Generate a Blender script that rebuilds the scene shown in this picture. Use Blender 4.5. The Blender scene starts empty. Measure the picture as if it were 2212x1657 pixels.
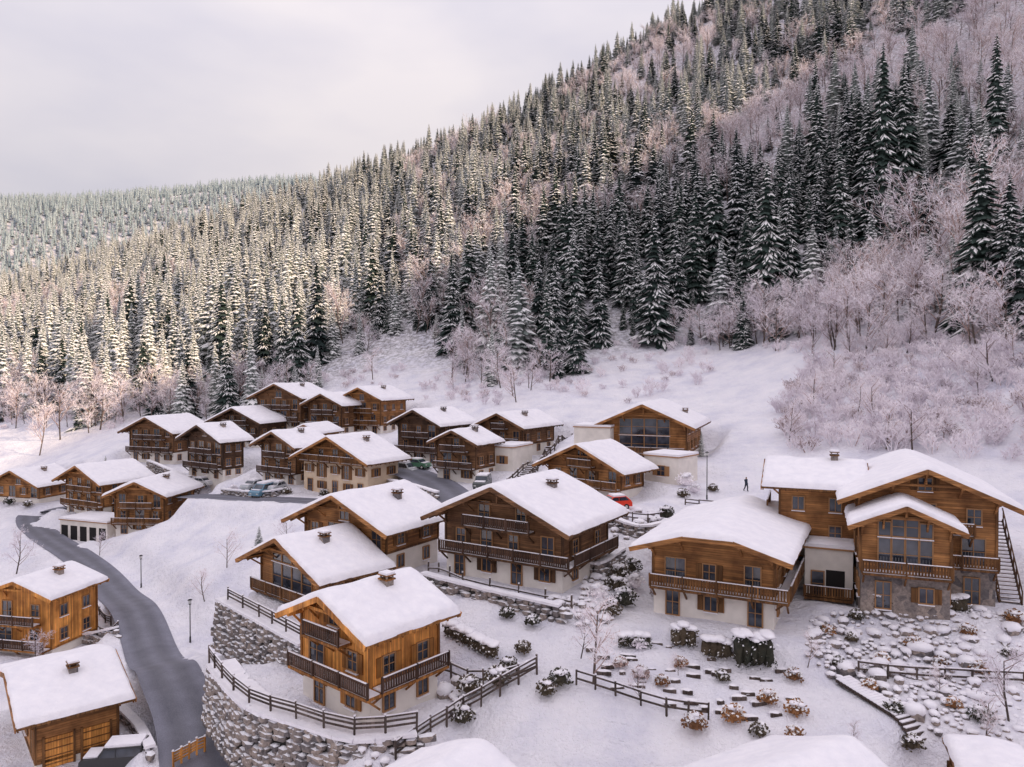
import bpy, math, random, numpy as np
from mathutils import Vector, Matrix, noise
random.seed(7); rng=np.random.default_rng(7)
sc=bpy.context.scene
# ------------------------------------------------------------------ image-pixel helpers: place things by camera rays through image coordinates (camera = drone at z 40)
TH=math.radians(1.0); F=1600.0; CZ=40.0
CT,ST=math.cos(TH),math.sin(TH)
def ray(u,v):
    a=(u-1106)/F; b=(828.5-v)/F
    return (a, CT+b*ST, -ST+b*CT)
def P(u,v,y):
    d=ray(u,v); t=y/d[1]; return (d[0]*t,y,CZ+d[2]*t)
CP=[(0,1657,55),(250,1640,55),(430,1640,52),(500,1450,67),(413,1390,75),(250,1300,90),(100,1150,122),(130,1090,139),(800,1560,45),(1000,1500,48),
(1100,1657,42.6),(1600,1657,42),(1900,1600,43),(2212,1657,41),(1500,1370,55),(2000,1300,57),(1900,1450,50),(1100,1265,61),(850,1250,67),(620,1310,63),(450,1390,65),(640,1430,58),(1300,1450,50),
(500,1150,100),(400,1250,85),(600,1200,85),(600,1080,108),(430,1072,118),(950,1050,105),(870,1020,115),(250,1150,115),(200,1000,150),(60,1000,170),(0,930,200),(335,1000,150),(620,940,150),(750,940,150),(900,980,125),(1000,1040,108),(1110,975,118),
(1280,1065,92),(1400,985,105),(1618,1100,85),(1327,1095,84),(1600,900,125),(1500,800,160),(1500,740,180),(1900,900,105),(2212,1000,85),(2212,720,115),(1850,720,145),
(1100,850,155),(850,800,190),(650,840,185),(400,900,180),(200,920,185),(0,900,230),(2212,400,185),(2212,100,260),(1800,400,230),(1800,100,330),(1800,-50,400),(1500,400,260),(1500,200,370),(1500,50,470),
(1100,600,230),(1100,400,340),(1100,275,480),(700,700,240),(700,550,340),(700,440,520),(400,700,260),(400,600,350),(400,530,520),(0,800,300),(0,700,400),(0,660,550),
(0,620,950),(200,560,1050),(450,500,1150),(0,445,1400),(350,425,1400),(700,400,1450)]
W=[P(*c) for c in CP]
W+=[(x,y,z+.105*max(y,0)) for x,y,z in [(0,25,8),(30,25,9),(-40,35,1),(60,38,14),(85,40,28),(110,60,45),(200,-20,125),(200,60,115),(300,-60,210),(300,100,200),(400,0,270),(0,-60,0),(-120,0,-6),(-300,100,-10),(-300,220,-6),(-120,90,-3),
(160,650,190),(250,500,255),(300,450,290),(300,800,240),(0,650,125),(0,900,80),(-170,700,70),(-200,900,50),(-300,690,30),(-500,720,-15),(-450,900,-10),(-700,600,-10),(-500,350,-10),
(-1300,1300,200),(-900,2000,120),(-300,2000,130),(200,1500,150),(600,1000,300),(150,200,95),(600,2000,200),(-1400,700,20)]]
W=np.array(W); S=100.0
def K(r2): return np.where(r2>1e-9, r2*np.log(r2+1e-12),0.0)*0.5
X=W[:,:2]/S; n=len(X)
A=K(((X[:,None]-X[None])**2).sum(-1))+np.eye(n)*1e-4
Pm=np.c_[np.ones(n),X]
M=np.block([[A,Pm],[Pm.T,np.zeros((3,3))]])
sol=np.linalg.solve(M,np.r_[W[:,2],np.zeros(3)])
def H0(x,y):
    x=np.atleast_1d(np.asarray(x,float)); y=np.atleast_1d(np.asarray(y,float)); out=np.empty_like(x)
    for i in range(0,len(x),20000):
        q=np.c_[x[i:i+20000],y[i:i+20000]]/S
        out[i:i+20000]=K(((q[:,None]-X[None])**2).sum(-1))@sol[:n]+sol[n]+q@sol[n+1:]
    return out
def linesd(x,y,pts):
    d=np.full(x.shape,1e9)
    for (x0,y0),(x1,y1) in zip(pts[:-1],pts[1:]):
        ex,ey=x1-x0,y1-y0; t=np.clip(((x-x0)*ex+(y-y0)*ey)/(ex*ex+ey*ey+1e-9),0,1); d=np.minimum(d,np.hypot(x-x0-t*ex,y-y0-t*ey))
    return d
def polysd(x,y,poly):
    d=np.full(x.shape,1e9); ins=np.zeros(x.shape,bool); m=len(poly)
    for i in range(m):
        x0,y0=poly[i]; x1,y1=poly[(i+1)%m]
        ex,ey=x1-x0,y1-y0
        t=np.clip(((x-x0)*ex+(y-y0)*ey)/(ex*ex+ey*ey+1e-9),0,1)
        d=np.minimum(d,np.hypot(x-x0-t*ex,y-y0-t*ey))
        c=((y0>y)!=(y1>y))&(x<(x1-x0)*(y-y0)/((y1-y0) if abs(y1-y0)>1e-9 else 1e-9)+x0)
        ins^=c
    return np.where(ins,-d,d)
APR=[]; TERR=[]; ROADS=[]
def sm(t): t=np.clip(t,0,1); return t*t*(3-2*t)
def H(x,y):
    sc_=np.isscalar(x)
    x=np.atleast_1d(np.asarray(x,float)); y=np.atleast_1d(np.asarray(y,float))
    h=H0(x,y)
    for pts,z in APR:
        pa=np.array(pts); m=(x>pa[:,0].min()-9)&(x<pa[:,0].max()+9)&(y>pa[:,1].min()-9)&(y<pa[:,1].max()+9)
        if not m.any(): continue
        d=linesd(x[m],y[m],pts); w=sm((7-d)/4.5); h[m]=np.where(h[m]>z,h[m]*(1-w)+z*w,h[m])
    for smp,hw in ROADS:
        m=(x>smp[:,0].min()-9)&(x<smp[:,0].max()+9)&(y>smp[:,1].min()-9)&(y<smp[:,1].max()+9)
        if not m.any(): continue
        xx,yy=x[m],y[m]; d2=(xx[:,None]-smp[None,:,0])**2+(yy[:,None]-smp[None,:,1])**2
        k=d2.argmin(1); d=np.sqrt(d2[np.arange(len(k)),k]); w=sm((hw+4.0-d)/3.2)
        h[m]=h[m]*(1-w)+smp[k,2]*w
    for poly,z,e0,bw in TERR:
        pa=np.array(poly); m=(x>pa[:,0].min()-9)&(x<pa[:,0].max()+9)&(y>pa[:,1].min()-9)&(y<pa[:,1].max()+9)
        if not m.any(): continue
        w=sm((e0-polysd(x[m],y[m],poly))/bw)
        h[m]=h[m]*(1-w)+z*w
    return float(h[0]) if sc_ else h
def ground(u,v,ymax=1600):
    d=ray(u,v); y=30*1.012**np.arange(0,340); t=y/d[1]; z=CZ+d[2]*t
    hh=H(d[0]*t,y); k=np.where(z<hh)[0]
    if len(k)==0: return (d[0]*t[-1],float(y[-1]),float(hh[-1]))
    k=max(k[0],1); lo,hi=y[k-1],y[k]
    for _ in range(12):
        mid=(lo+hi)/2; tt=mid/d[1]
        if CZ+d[2]*tt<H(float(d[0]*tt),float(mid)): hi=mid
        else: lo=mid
    tt=hi/d[1]; return (d[0]*tt,float(hi),H(float(d[0]*tt),float(hi)))
# ------------------------------------------------------------------ materials
def mat(name,col=(.5,.5,.5),rough=.8,build=None,metal=0,spec=.3):
    m=bpy.data.materials.new(name); m.use_nodes=True; nt=m.node_tree; b=nt.nodes["Principled BSDF"]
    b.inputs["Base Color"].default_value=(*col,1); b.inputs["Roughness"].default_value=rough; b.inputs["Metallic"].default_value=metal
    b.inputs["Specular IOR Level"].default_value=spec
    if build: build(nt,b)
    return m
def N(nt,t,**k):
    n_=nt.nodes.new(t)
    for a,v in k.items(): setattr(n_,a,v)
    return n_
def noise_n(nt,scale,detail=4,vec=None,rough=.55):
    t=N(nt,"ShaderNodeTexNoise"); t.inputs["Scale"].default_value=scale; t.inputs["Detail"].default_value=detail; t.inputs["Roughness"].default_value=rough
    if vec is not None: nt.links.new(vec,t.inputs["Vector"])
    return t
def ramp(nt,fac,stops):
    r=N(nt,"ShaderNodeValToRGB"); e=r.color_ramp.elements
    e[0].position=stops[0][0]; e[0].color=(*stops[0][1],1); e[1].position=stops[-1][0]; e[1].color=(*stops[-1][1],1)
    for p,c in stops[1:-1]:
        q=e.new(p); q.color=(*c,1)
    nt.links.new(fac,r.inputs[0]); return r
def mixc(nt,fac,a,b,mode='MIX'):
    m=N(nt,"ShaderNodeMix",data_type='RGBA',blend_type=mode)
    for s,v in ((0,fac),(6,a),(7,b)):
        if isinstance(v,bpy.types.NodeSocket): nt.links.new(v,m.inputs[s])
        else: m.inputs[s].default_value=(*v,1) if isinstance(v,tuple) else v
    return m.outputs[2]
def bump(nt,b,hgt,strength,dist):
    q=N(nt,"ShaderNodeBump"); q.inputs["Strength"].default_value=strength; q.inputs["Distance"].default_value=dist
    nt.links.new(hgt,q.inputs["Height"]); nt.links.new(q.outputs[0],b.inputs["Normal"])
def geo_pos(nt): return N(nt,"ShaderNodeNewGeometry").outputs["Position"]
SN=(.88,.86,.9)
def b_snow(nt,b):
    p=geo_pos(nt); n1=noise_n(nt,1.3,5,p); n2=noise_n(nt,9,3,p)
    r=ramp(nt,n1.outputs[0],[(.3,(.83,.81,.865)),(.7,(.93,.90,.935))]); nt.links.new(r.outputs[0],b.inputs["Base Color"])
    ad=N(nt,"ShaderNodeMath",operation='MULTIPLY_ADD'); nt.links.new(n2.outputs[0],ad.inputs[0]); ad.inputs[1].default_value=.25; nt.links.new(n1.outputs[0],ad.inputs[2])
    bump(nt,b,ad.outputs[0],.5,.25)
M_snow=mat("snow",SN,.75,b_snow)
def b_terrain(nt,b):
    p=geo_pos(nt); n1=noise_n(nt,.22,7,p,.62); n2=noise_n(nt,5,4,p); n3=noise_n(nt,.9,5,p,.7)
    base=ramp(nt,n1.outputs[0],[(.3,(.72,.71,.81)),(.5,(.85,.83,.89)),(.7,(.93,.90,.94))]).outputs[0]
    at=N(nt,"ShaderNodeAttribute",attribute_name="litter")
    mu=N(nt,"ShaderNodeMath",operation='MULTIPLY'); r=ramp(nt,n3.outputs[0],[(.42,(0,0,0)),(.6,(1,1,1))])
    nt.links.new(r.outputs[0],mu.inputs[0]); nt.links.new(at.outputs["Fac"],mu.inputs[1])
    c=mixc(nt,mu.outputs[0],base,(.19,.17,.165)); nt.links.new(c,b.inputs["Base Color"])
    ad=N(nt,"ShaderNodeMath",operation='MULTIPLY_ADD'); nt.links.new(n2.outputs[0],ad.inputs[0]); ad.inputs[1].default_value=.12; nt.links.new(n3.outputs[0],ad.inputs[2])
    bump(nt,b,ad.outputs[0],.9,.7)
M_ter=mat("snowy_ground",SN,.8,b_terrain)
def wood_b(col,axis,pl=.17,var=.35):
    def f(nt,b):
        tc=N(nt,"ShaderNodeTexCoord").outputs["Object"]; sp=N(nt,"ShaderNodeSeparateXYZ"); nt.links.new(tc,sp.inputs[0])
        if axis=='V':
            ad=N(nt,"ShaderNodeMath",operation='ADD'); nt.links.new(sp.outputs[0],ad.inputs[0]); nt.links.new(sp.outputs[1],ad.inputs[1]); co=ad.outputs[0]; scl=(3,3,.25)
        else: co=sp.outputs[2]; scl=(.3,.3,4)
        dv=N(nt,"ShaderNodeMath",operation='DIVIDE'); nt.links.new(co,dv.inputs[0]); dv.inputs[1].default_value=pl
        fr=N(nt,"ShaderNodeMath",operation='FRACT'); nt.links.new(dv.outputs[0],fr.inputs[0])
        fl=N(nt,"ShaderNodeMath",operation='FLOOR'); nt.links.new(dv.outputs[0],fl.inputs[0])
        wn=N(nt,"ShaderNodeTexWhiteNoise",noise_dimensions='1D'); nt.links.new(fl.outputs[0],wn.inputs["W"])
        mp=N(nt,"ShaderNodeMapping"); mp.inputs["Scale"].default_value=scl; nt.links.new(tc,mp.inputs[0])
        ns=noise_n(nt,1.6,5,mp.outputs[0],.65); big=noise_n(nt,.5,3,tc)
        d=tuple(c*.5 for c in col); l=tuple(min(1,c*1.4) for c in col)
        c1=ramp(nt,ns.outputs[0],[(.25,d),(.5,col),(.75,l)]).outputs[0]
        wr=ramp(nt,wn.outputs[0],[(0,(1-var,1-var,1-var)),(1,(1.15,1.15,1.15))]).outputs[0]
        c2=mixc(nt,1.0,c1,wr,'MULTIPLY')
        gap=ramp(nt,fr.outputs[0],[(.0,(.3,.3,.3)),(.1,(1,1,1)),(.92,(1,1,1)),(1,(.3,.3,.3))]).outputs[0]
        c3=mixc(nt,1.0,c2,gap,'MULTIPLY')
        wz=ramp(nt,big.outputs[0],[(.35,(.52,.47,.45)),(.65,(1.15,1.15,1.15))]).outputs[0]
        c4=mixc(nt,1.0,c3,wz,'MULTIPLY'); nt.links.new(c4,b.inputs["Base Color"])
        bump(nt,b,gap,.4,.03)
    return f
WOODS={}
for nm,c in dict(orange=(.82,.35,.085),amber=(.43,.20,.07),brown=(.25,.125,.058),dark=(.14,.075,.042)).items():
    WOODS[nm]=(mat(nm+"_plank_wall",c,.7,wood_b(c,'V' if nm=='orange' else 'H')), mat(nm+"_trim_wood",tuple(x*.8 for x in c),.7,wood_b(tuple(x*.48 for x in c),'V',.3)))
M_rail=mat("weathered_rail_wood",(.12,.07,.045),.8,wood_b((.10,.057,.04),'V',.14))
M_rdark=mat("fence_wood",(.12,.09,.08),.85,wood_b((.13,.1,.088),'V',.3))
def b_plaster(col):
    def f(nt,b):
        tc=N(nt,"ShaderNodeTexCoord").outputs["Object"]; a=noise_n(nt,.8,6,tc); r=ramp(nt,a.outputs[0],[(.3,tuple(x*.82 for x in col)),(.7,col)]); nt.links.new(r.outputs[0],b.inputs["Base Color"])
        a2=noise_n(nt,20,3,tc); bump(nt,b,a2.outputs[0],.3,.02)
    return f
M_white=mat("white_plaster",(.74,.7,.66),.9,b_plaster((.86,.80,.73)))
M_cream=mat("cream_plaster",(.66,.52,.38),.9,b_plaster((.74,.58,.42)))
def b_stone(nt,b):
    p=geo_pos(nt); v=N(nt,"ShaderNodeTexVoronoi"); v.inputs["Scale"].default_value=1.5; nt.links.new(p,v.inputs["Vector"])
    bw=N(nt,"ShaderNodeRGBToBW"); nt.links.new(v.outputs["Color"],bw.inputs[0])
    ns=noise_n(nt,4,6,p,.7)
    c=ramp(nt,ns.outputs[0],[(.25,(.11,.10,.10)),(.5,(.28,.25,.24)),(.75,(.44,.39,.36))]).outputs[0]
    tint=ramp(nt,bw.outputs[0],[(.2,(.55,.55,.58)),(.8,(1.25,1.15,1.05))]).outputs[0]
    hs=mixc(nt,1.0,c,tint,'MULTIPLY')
    g=N(nt,"ShaderNodeNewGeometry"); sp=N(nt,"ShaderNodeSeparateXYZ"); nt.links.new(g.outputs["Normal"],sp.inputs[0])
    ad=N(nt,"ShaderNodeMath",operation='MULTIPLY_ADD'); nt.links.new(ns.outputs[0],ad.inputs[0]); ad.inputs[1].default_value=.7; nt.links.new(sp.outputs[2],ad.inputs[2])
    r=ramp(nt,ad.outputs[0],[(.75,(0,0,0)),(.9,(1,1,1))]).outputs[0]
    nt.links.new(mixc(nt,r,hs,(.84,.83,.87)),b.inputs["Base Color"]); bump(nt,b,ns.outputs[0],.6,.1)
M_stone=mat("field_stone",(.25,.22,.2),.9,b_stone)
M_gapshade=mat("wall_shadow_gap",(.06,.055,.05),.95)  # dark sheet behind the stones; paints the shade in the gaps
def b_glass(nt,b):
    p=N(nt,"ShaderNodeTexCoord").outputs["Object"]; a=noise_n(nt,.7,2,p); r=ramp(nt,a.outputs[0],[(.35,(.015,.02,.03)),(.7,(.08,.09,.12))]); nt.links.new(r.outputs[0],b.inputs["Base Color"])
M_glass=mat("window_glass",(.04,.05,.07),.08,b_glass,spec=.8)
M_frame=mat("window_frame_wood",(.36,.19,.085),.6)
M_dkmetal=mat("dark_metal",(.03,.03,.035),.5,metal=.4)
M_openshade=mat("painted_opening_shade",(.02,.018,.018),.9)  # flat dark panels on annex fronts; shade inside the openings is painted
def b_asph(nt,b):
    p=geo_pos(nt); at=N(nt,"ShaderNodeAttribute",attribute_name="across")
    n1=noise_n(nt,.6,5,p,.65); n2=noise_n(nt,14,3,p)
    c=ramp(nt,n1.outputs[0],[(.3,(.12,.12,.15)),(.7,(.19,.19,.23))]).outputs[0]
    c=mixc(nt,.35,c,ramp(nt,n2.outputs[0],[(.3,(.08,.08,.09)),(.7,(.25,.25,.28))]).outputs[0])
    tr=ramp(nt,at.outputs["Fac"],[(.05,(1.12,1.12,1.14)),(.3,(.9,.9,.9)),(.5,(.86,.86,.87)),(.8,(1.2,1.2,1.24))]).outputs[0]
    c=mixc(nt,1.0,c,tr,'MULTIPLY')
    ad=N(nt,"ShaderNodeMath",operation='MULTIPLY_ADD'); nt.links.new(n1.outputs[0],ad.inputs[0]); ad.inputs[1].default_value=.7; nt.links.new(at.outputs["Fac"],ad.inputs[2])
    r=ramp(nt,ad.outputs[0],[(1.06,(0,0,0)),(1.24,(1,1,1))]).outputs[0]
    nt.links.new(mixc(nt,r,c,(.82,.81,.86)),b.inputs["Base Color"]); bump(nt,b,n2.outputs[0],.3,.02)
M_road=mat("asphalt",(.1,.1,.12),.75,b_asph)
def rnd_col(a,bb,w=0.0):
    def f(nt,b):
        o=N(nt,"ShaderNodeObjectInfo"); p=geo_pos(nt); ns=noise_n(nt,1.2,3,p)
        ad=N(nt,"ShaderNodeMath",operation='MULTIPLY_ADD'); nt.links.new(o.outputs["Random"],ad.inputs[0]); ad.inputs[1].default_value=.5
        m2=N(nt,"ShaderNodeMath",operation='MULTIPLY'); nt.links.new(ns.outputs[0],m2.inputs[0]); m2.inputs[1].default_value=.6; nt.links.new(m2.outputs[0],ad.inputs[2])
        nt.links.new(ramp(nt,ad.outputs[0],[(.2,a),(.75,bb)]).outputs[0],b.inputs["Base Color"])
    return f
M_needle=mat("spruce_needles",(.03,.05,.045),.9,rnd_col((.012,.022,.024),(.042,.066,.056)))
M_frost=mat("frosted_needles",(.2,.24,.22),.9,rnd_col((.11,.145,.14),(.34,.37,.345)))
M_farn=mat("haze_tinted_needles",(.2,.27,.29),.9,rnd_col((.24,.32,.36),(.40,.47,.51)))  # aerial haze put into the colour: paler, bluer needles for the far hill
M_tsnow=mat("branch_snow",(.84,.83,.86),.8,rnd_col((.78,.77,.79),(.95,.93,.92)))
M_bark=mat("bark",(.09,.06,.05),.9,rnd_col((.06,.045,.04),(.13,.10,.085)))
M_twig=mat("bare_twigs",(.28,.2,.19),.9,rnd_col((.22,.165,.165),(.48,.34,.30)))
M_twigs=mat("frosted_twigs",(.85,.78,.82),.9,rnd_col((.76,.70,.76),(.96,.90,.93)))
M_leaf=mat("dead_hedge_leaves",(.2,.1,.05),.9,rnd_col((.12,.06,.035),(.36,.17,.07)))
M_hedge=mat("hedge_leaves",(.07,.06,.04),.9,rnd_col((.03,.036,.027),(.10,.075,.05)))
# ------------------------------------------------------------------ mesh builder
class MB:
    def __init__(s): s.v=[]; s.f=[]; s.m=[]; s.mats=[]; s.sm=[]
    def mi(s,m):
        if m not in s.mats: s.mats.append(m)
        return s.mats.index(m)
    def add(s,vs,fs,m,smooth=False):
        o=len(s.v); s.v+=[tuple(p) for p in vs]; k=s.mi(m)
        for f in fs: s.f.append(tuple(i+o for i in f)); s.m.append(k); s.sm.append(smooth)
    def box(s,x0,x1,y0,y1,z0,z1,m,T=None):
        vs=[(x,y,z) for z in (z0,z1) for y in (y0,y1) for x in (x0,x1)]
        if T is not None: vs=[T@Vector(p) for p in vs]
        s.add(vs,[(0,2,3,1),(4,5,7,6),(0,1,5,4),(2,6,7,3),(0,4,6,2),(1,3,7,5)],m)
    def beam(s,a,b,w,h,m,up=Vector((0,0,1))):
        a=Vector(a); b=Vector(b); d=b-a; L=d.length
        if L<1e-6: return
        d/=L; r=d.cross(up)
        if r.length<1e-4: r=Vector((1,0,0))
        r.normalize(); u=r.cross(d)
        vs=[p+r*(sx*w/2)+u*(sz*h/2) for p in (a,b) for sz in (-1,1) for sx in (-1,1)]
        s.add(vs,[(0,1,3,2),(4,6,7,5),(0,4,5,1),(2,3,7,6),(0,2,6,4),(1,5,7,3)],m)
    def cyl(s,a,b,r0,r1,m,k=8,smooth=True,cap=True):
        a=Vector(a); b=Vector(b); d=(b-a).normalized(); r=d.orthogonal().normalized(); q=d.cross(r)
        vs=[a+(r*math.cos(t)+q*math.sin(t))*r0 for t in [2*math.pi*i/k for i in range(k)]]+[b+(r*math.cos(t)+q*math.sin(t))*r1 for t in [2*math.pi*i/k for i in range(k)]]
        s.add(vs,[(i,(i+1)%k,k+(i+1)%k,k+i) for i in range(k)],m,smooth)
        if cap: s.add(vs,[tuple(range(k))[::-1],tuple(range(k,2*k))],m)
    def obj(s,name,parent=None,loc=(0,0,0),rz=0,coll=None):
        me=bpy.data.meshes.new(name); me.from_pydata(s.v,[],s.f)
        for m in s.mats: me.materials.append(m)
        me.polygons.foreach_set("material_index",s.m); me.polygons.foreach_set("use_smooth",s.sm); me.update()
        ob=bpy.data.objects.new(name,me); (coll or sc.collection).objects.link(ob)
        ob.location=loc; ob.rotation_euler=(0,0,rz)
        if parent: ob.parent=parent
        return ob
def empty(name,loc,rz=0):
    e=bpy.data.objects.new(name,None); sc.collection.objects.link(e); e.location=loc; e.rotation_euler=(0,0,rz); e.empty_display_size=.5; return e
import bmesh
def ico(sub):
    b=bmesh.new(); bmesh.ops.create_icosphere(b,subdivisions=sub,radius=1); b.verts.ensure_lookup_table()
    v=np.array([x.co[:] for x in b.verts]); f=[tuple(y.index for y in x.verts) for x in b.faces]; b.free(); return v,f
ICO1=ico(1); ICO2=ico(2)
def blob(mb,c,r,m,jit=.2,T=ICO2,rot=0,smooth=True):
    v,f=T; q=v*(1+rng.normal(0,jit,(len(v),1))*.6)*np.array(r)
    if rot: q=q@np.array([[math.cos(rot),math.sin(rot),0],[-math.sin(rot),math.cos(rot),0],[0,0,1]])
    mb.add((q+np.array(c)).tolist(),f,m,smooth)
# ------------------------------------------------------------------ roads
def smooth_line(pts,step=1.0):
    pts=[Vector(p) for p in pts]; out=[]
    q=[pts[0]*2-pts[1]]+pts+[pts[-1]*2-pts[-2]]
    for i in range(1,len(q)-2):
        L=(q[i+1]-q[i]).length; k=max(2,int(L/step))
        for j in range(k):
            t=j/k; a,b,c,d=q[i-1],q[i],q[i+1],q[i+2]
            out.append(.5*((2*b)+(c-a)*t+(2*a-5*b+4*c-d)*t*t+(3*b-a-3*c+d)*t**3))
    out.append(pts[-1]); return out
road_px=[(440,1760),(425,1657),(407,1550),(368,1440),(305,1342),(235,1262),(165,1200),(100,1158),(68,1128),(80,1106),(140,1096),(220,1090),(370,1073),(430,1071),(600,1079),(720,1085)]
R1=[Vector((*ground(u,v)[:2],0)) for u,v in road_px]
r2_px=[(985,1110),(975,1075),(940,1045),(895,1024),(855,1008)]
R2=[Vector((*ground(u,v)[:2],0)) for u,v in r2_px]
def road_samples(pts):
    l=smooth_line(pts,1.0); a=np.array([(p.x,p.y) for p in l]); z=H0(a[:,0],a[:,1])
    for _ in range(25): z[1:-1]=(z[:-2]+z[1:-1]*2+z[2:])/4
    return np.c_[a,z]
S1=road_samples(R1); S2=road_samples(R2)
ROADS+=[(S1,2.3),(S2,3.0)]
# ------------------------------------------------------------------ chalets: spec first (pads shape the terrain)
def solve(anchor,yaw,uT,dirv):
    x0,y0,z0=anchor; t0=y0*CT-(z0-CZ)*ST; a=(uT-1106)/F; dx,dy=dirv
    return (a*t0-x0)/(dx-a*dy*CT)
CH=[]
def spec(u,v,y,yaw,uL,ve,uR=None,l=None,pad=2.0,pitch=.44,ov=None,add=True,w0=None,**k):
    A_=P(u,v,y); ya=math.radians(yaw); lx=(math.cos(ya),math.sin(ya)); ly=(-math.sin(ya),math.cos(ya))
    w=w0 or solve(A_,ya,uL,(-lx[0],-lx[1])); 
    if l is None: l=solve(A_,ya,uR,ly)
    w=max(3,min(w,20)) if add else w; l=max(4,min(l,14)) if add else l
    if ov is None: ov=min(1.5,.16*w)
    ye=y+lx[1]*ov-ly[1]*ov*1.15
    he=P(u,ve,ye)[2]-A_[2]+pitch*ov
    cx=A_[0]-lx[0]*w/2+ly[0]*l/2; cy=A_[1]-lx[1]*w/2+ly[1]*l/2
    d=dict(c=(cx,cy,A_[2]),yaw=ya,w=w,l=l,he=max(he,2.4) if add else he,pitch=pitch,ov=ov); d.update(k)
    if add: CH.append(d)
    if pad is not None:
        hw,hl=w/2+pad,l/2+pad
        poly=[(cx+lx[0]*a*hw+ly[0]*b*hl,cy+lx[1]*a*hw+ly[1]*b*hl) for a,b in ((-1,-1),(1,-1),(1,1),(-1,1))]
        TERR.append((poly,A_[2],3.0,3.0))
    return d
def at_z(u,v,z):
    d=ray(u,v); t=(z-CZ)/d[2]; return (d[0]*t,d[1]*t)
T1z=P(800,1572,45)[2]
W1px=[(452,1438),(480,1478),(538,1532),(640,1566),(765,1602),(900,1588)]
T1=[at_z(u,v,T1z) for u,v in W1px+[(985,1545),(1000,1480),(900,1400),(640,1400)]]
APR.append(([at_z(u,v,T1z) for u,v in W1px[:4]],T1z-3.0)); APR.append(([at_z(u,v,T1z) for u,v in W1px[3:]],T1z-1.5))
TERR.append((T1,T1z,-.5,1.0))
TCz=P(705,1325,61)[2]
W2px=[(470,1296),(492,1308),(560,1345),(650,1395)]
T2=[at_z(u,v,TCz) for u,v in W2px+[(720,1380),(800,1330),(760,1270),(560,1270)]]
APR.append(([at_z(u,v,TCz) for u,v in W2px],TCz-3.4))
TERR.append((T2,TCz,-.5,1.0))
spec(800,1572,45,-40,655,1405,uR=945,wood='orange',hb=2.4,balc='FR',chim=(.15,.1),pad=.6)
spec(1672,1362,54,-27,1412,1228,uR=1735,wood='amber',hb=2.4,balc='FR',hip=True,chim=None,pitch=.30)
spec(1215,1282,60,-32,965,1165,uR=1310,wood='brown',hb=2.3,balc='FR')
spec(835,1250,67,-32,662,1163,uR=945,wood='amber',hb=2.3,balc='',chim=(.25,.1))
spec(705,1325,61,-41,567,1272,uR=805,wood='amber',hb=.5,balc='F',chim=(.2,-.1),pad=.6,glz=True)
fF=spec(2150,1312,56,-22,1850,1112,l=12,wood='amber',hb=3.0,balc='F',base='stone',chim=None)
spec(795,1078,108,-33,657,1008,uR=860,wood='cream',hb=5.0,balc='F',chim=(.2,.1))
spec(640,1048,118,-33,567,972,uR=700,wood='brown',hb=1.8,balc='F')
spec(375,1003,148,-20,282,940,l=9,wood='brown',hb=2.4,balc='F',chim=None)
spec(482,1036,128,-33,408,960,uR=520,wood='dark',hb=1.8,balc='F')
spec(650,930,152,-20,558,864,l=9,wood='brown',hb=1.8,balc='F')
spec(560,968,146,-20,468,918,l=9,wood='dark',hb=2.0,balc='F',chim=None)
spec(738,942,148,-25,668,880,l=9,wood='brown',hb=1.8,balc='F',chim=None)
spec(822,938,150,-25,745,868,l=9,wood='amber',hb=1.8,balc='F')
spec(690,990,134,-20,636,940,l=6,wood='amber',hb=1.0,balc='',chim=None)
spec(950,1002,124,-33,862,925,uR=1012,wood='dark',hb=1.8,balc='F')
spec(1028,1046,108,-30,945,966,uR=1070,wood='brown',hb=2.2,balc='F')
spec(1128,988,119,-33,1040,930,uR=1195,wood='brown',hb=2.0,balc='F',chim=(.25,-.1))
spec(1342,1080,90,-42,1187,1030,uR=1388,wood='amber',hb=1.2,balc='F',chim=None)
spec(1482,992,105,-22,1305,930,uR=1522,wood='amber',hb=.6,balc='F',glz=True,chim=(.38,.1))
spec(355,1155,117,-5,250,1078,l=9,wood='amber',hb=1.8,balc='F')
spec(224,1118,127,-28,145,1052,l=8,wood='amber',hb=1.8,balc='F',chim=None)
spec(85,1088,140,-16,-5,1056,l=7,wood='amber',hb=1.0,balc='')
spec(112,1418,75,-12,-15,1302,l=6,wood='orange',hb=.8,balc='F',ov=.9,pitch=.36)
spec(78,1668,52,-50,-170,1582,l=5.2,w0=11,wood='amber',hb=.6,balc='',pitch=.27,garage=True,ov=1.1)
for cx,cy,z,yaw,w,l,he in ((-3.6,31.0,15.3,-38,6.5,6,5.75),(11.5,31.5,15.3,-60,7.5,8,5.7)):
    CH.append(dict(c=(cx,cy,z),yaw=math.radians(yaw),w=w,l=l,he=he,wood='amber',hb=2.2,balc='F',chim=None))
spec(2245,1850,36,-20,2115,1735,l=4,wood='amber',hb=.3,balc='',pitch=.15,pad=1,ov=.4,chim=None)
AN=[spec(1465,1048,93,-42,1392,990,l=5,add=False,ov=0,pad=1),spec(1318,985,107,-22,1240,925,l=5,add=False,ov=0,pad=1),spec(1108,1020,111,-30,1062,968,l=6,add=False,ov=0,pad=1),
 spec(232,1175,118,-20,130,1132,l=6,add=False,ov=0,pad=1),spec(1842,1300,60,-24,1738,1192,l=5,add=False,ov=0,pad=1)]
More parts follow.
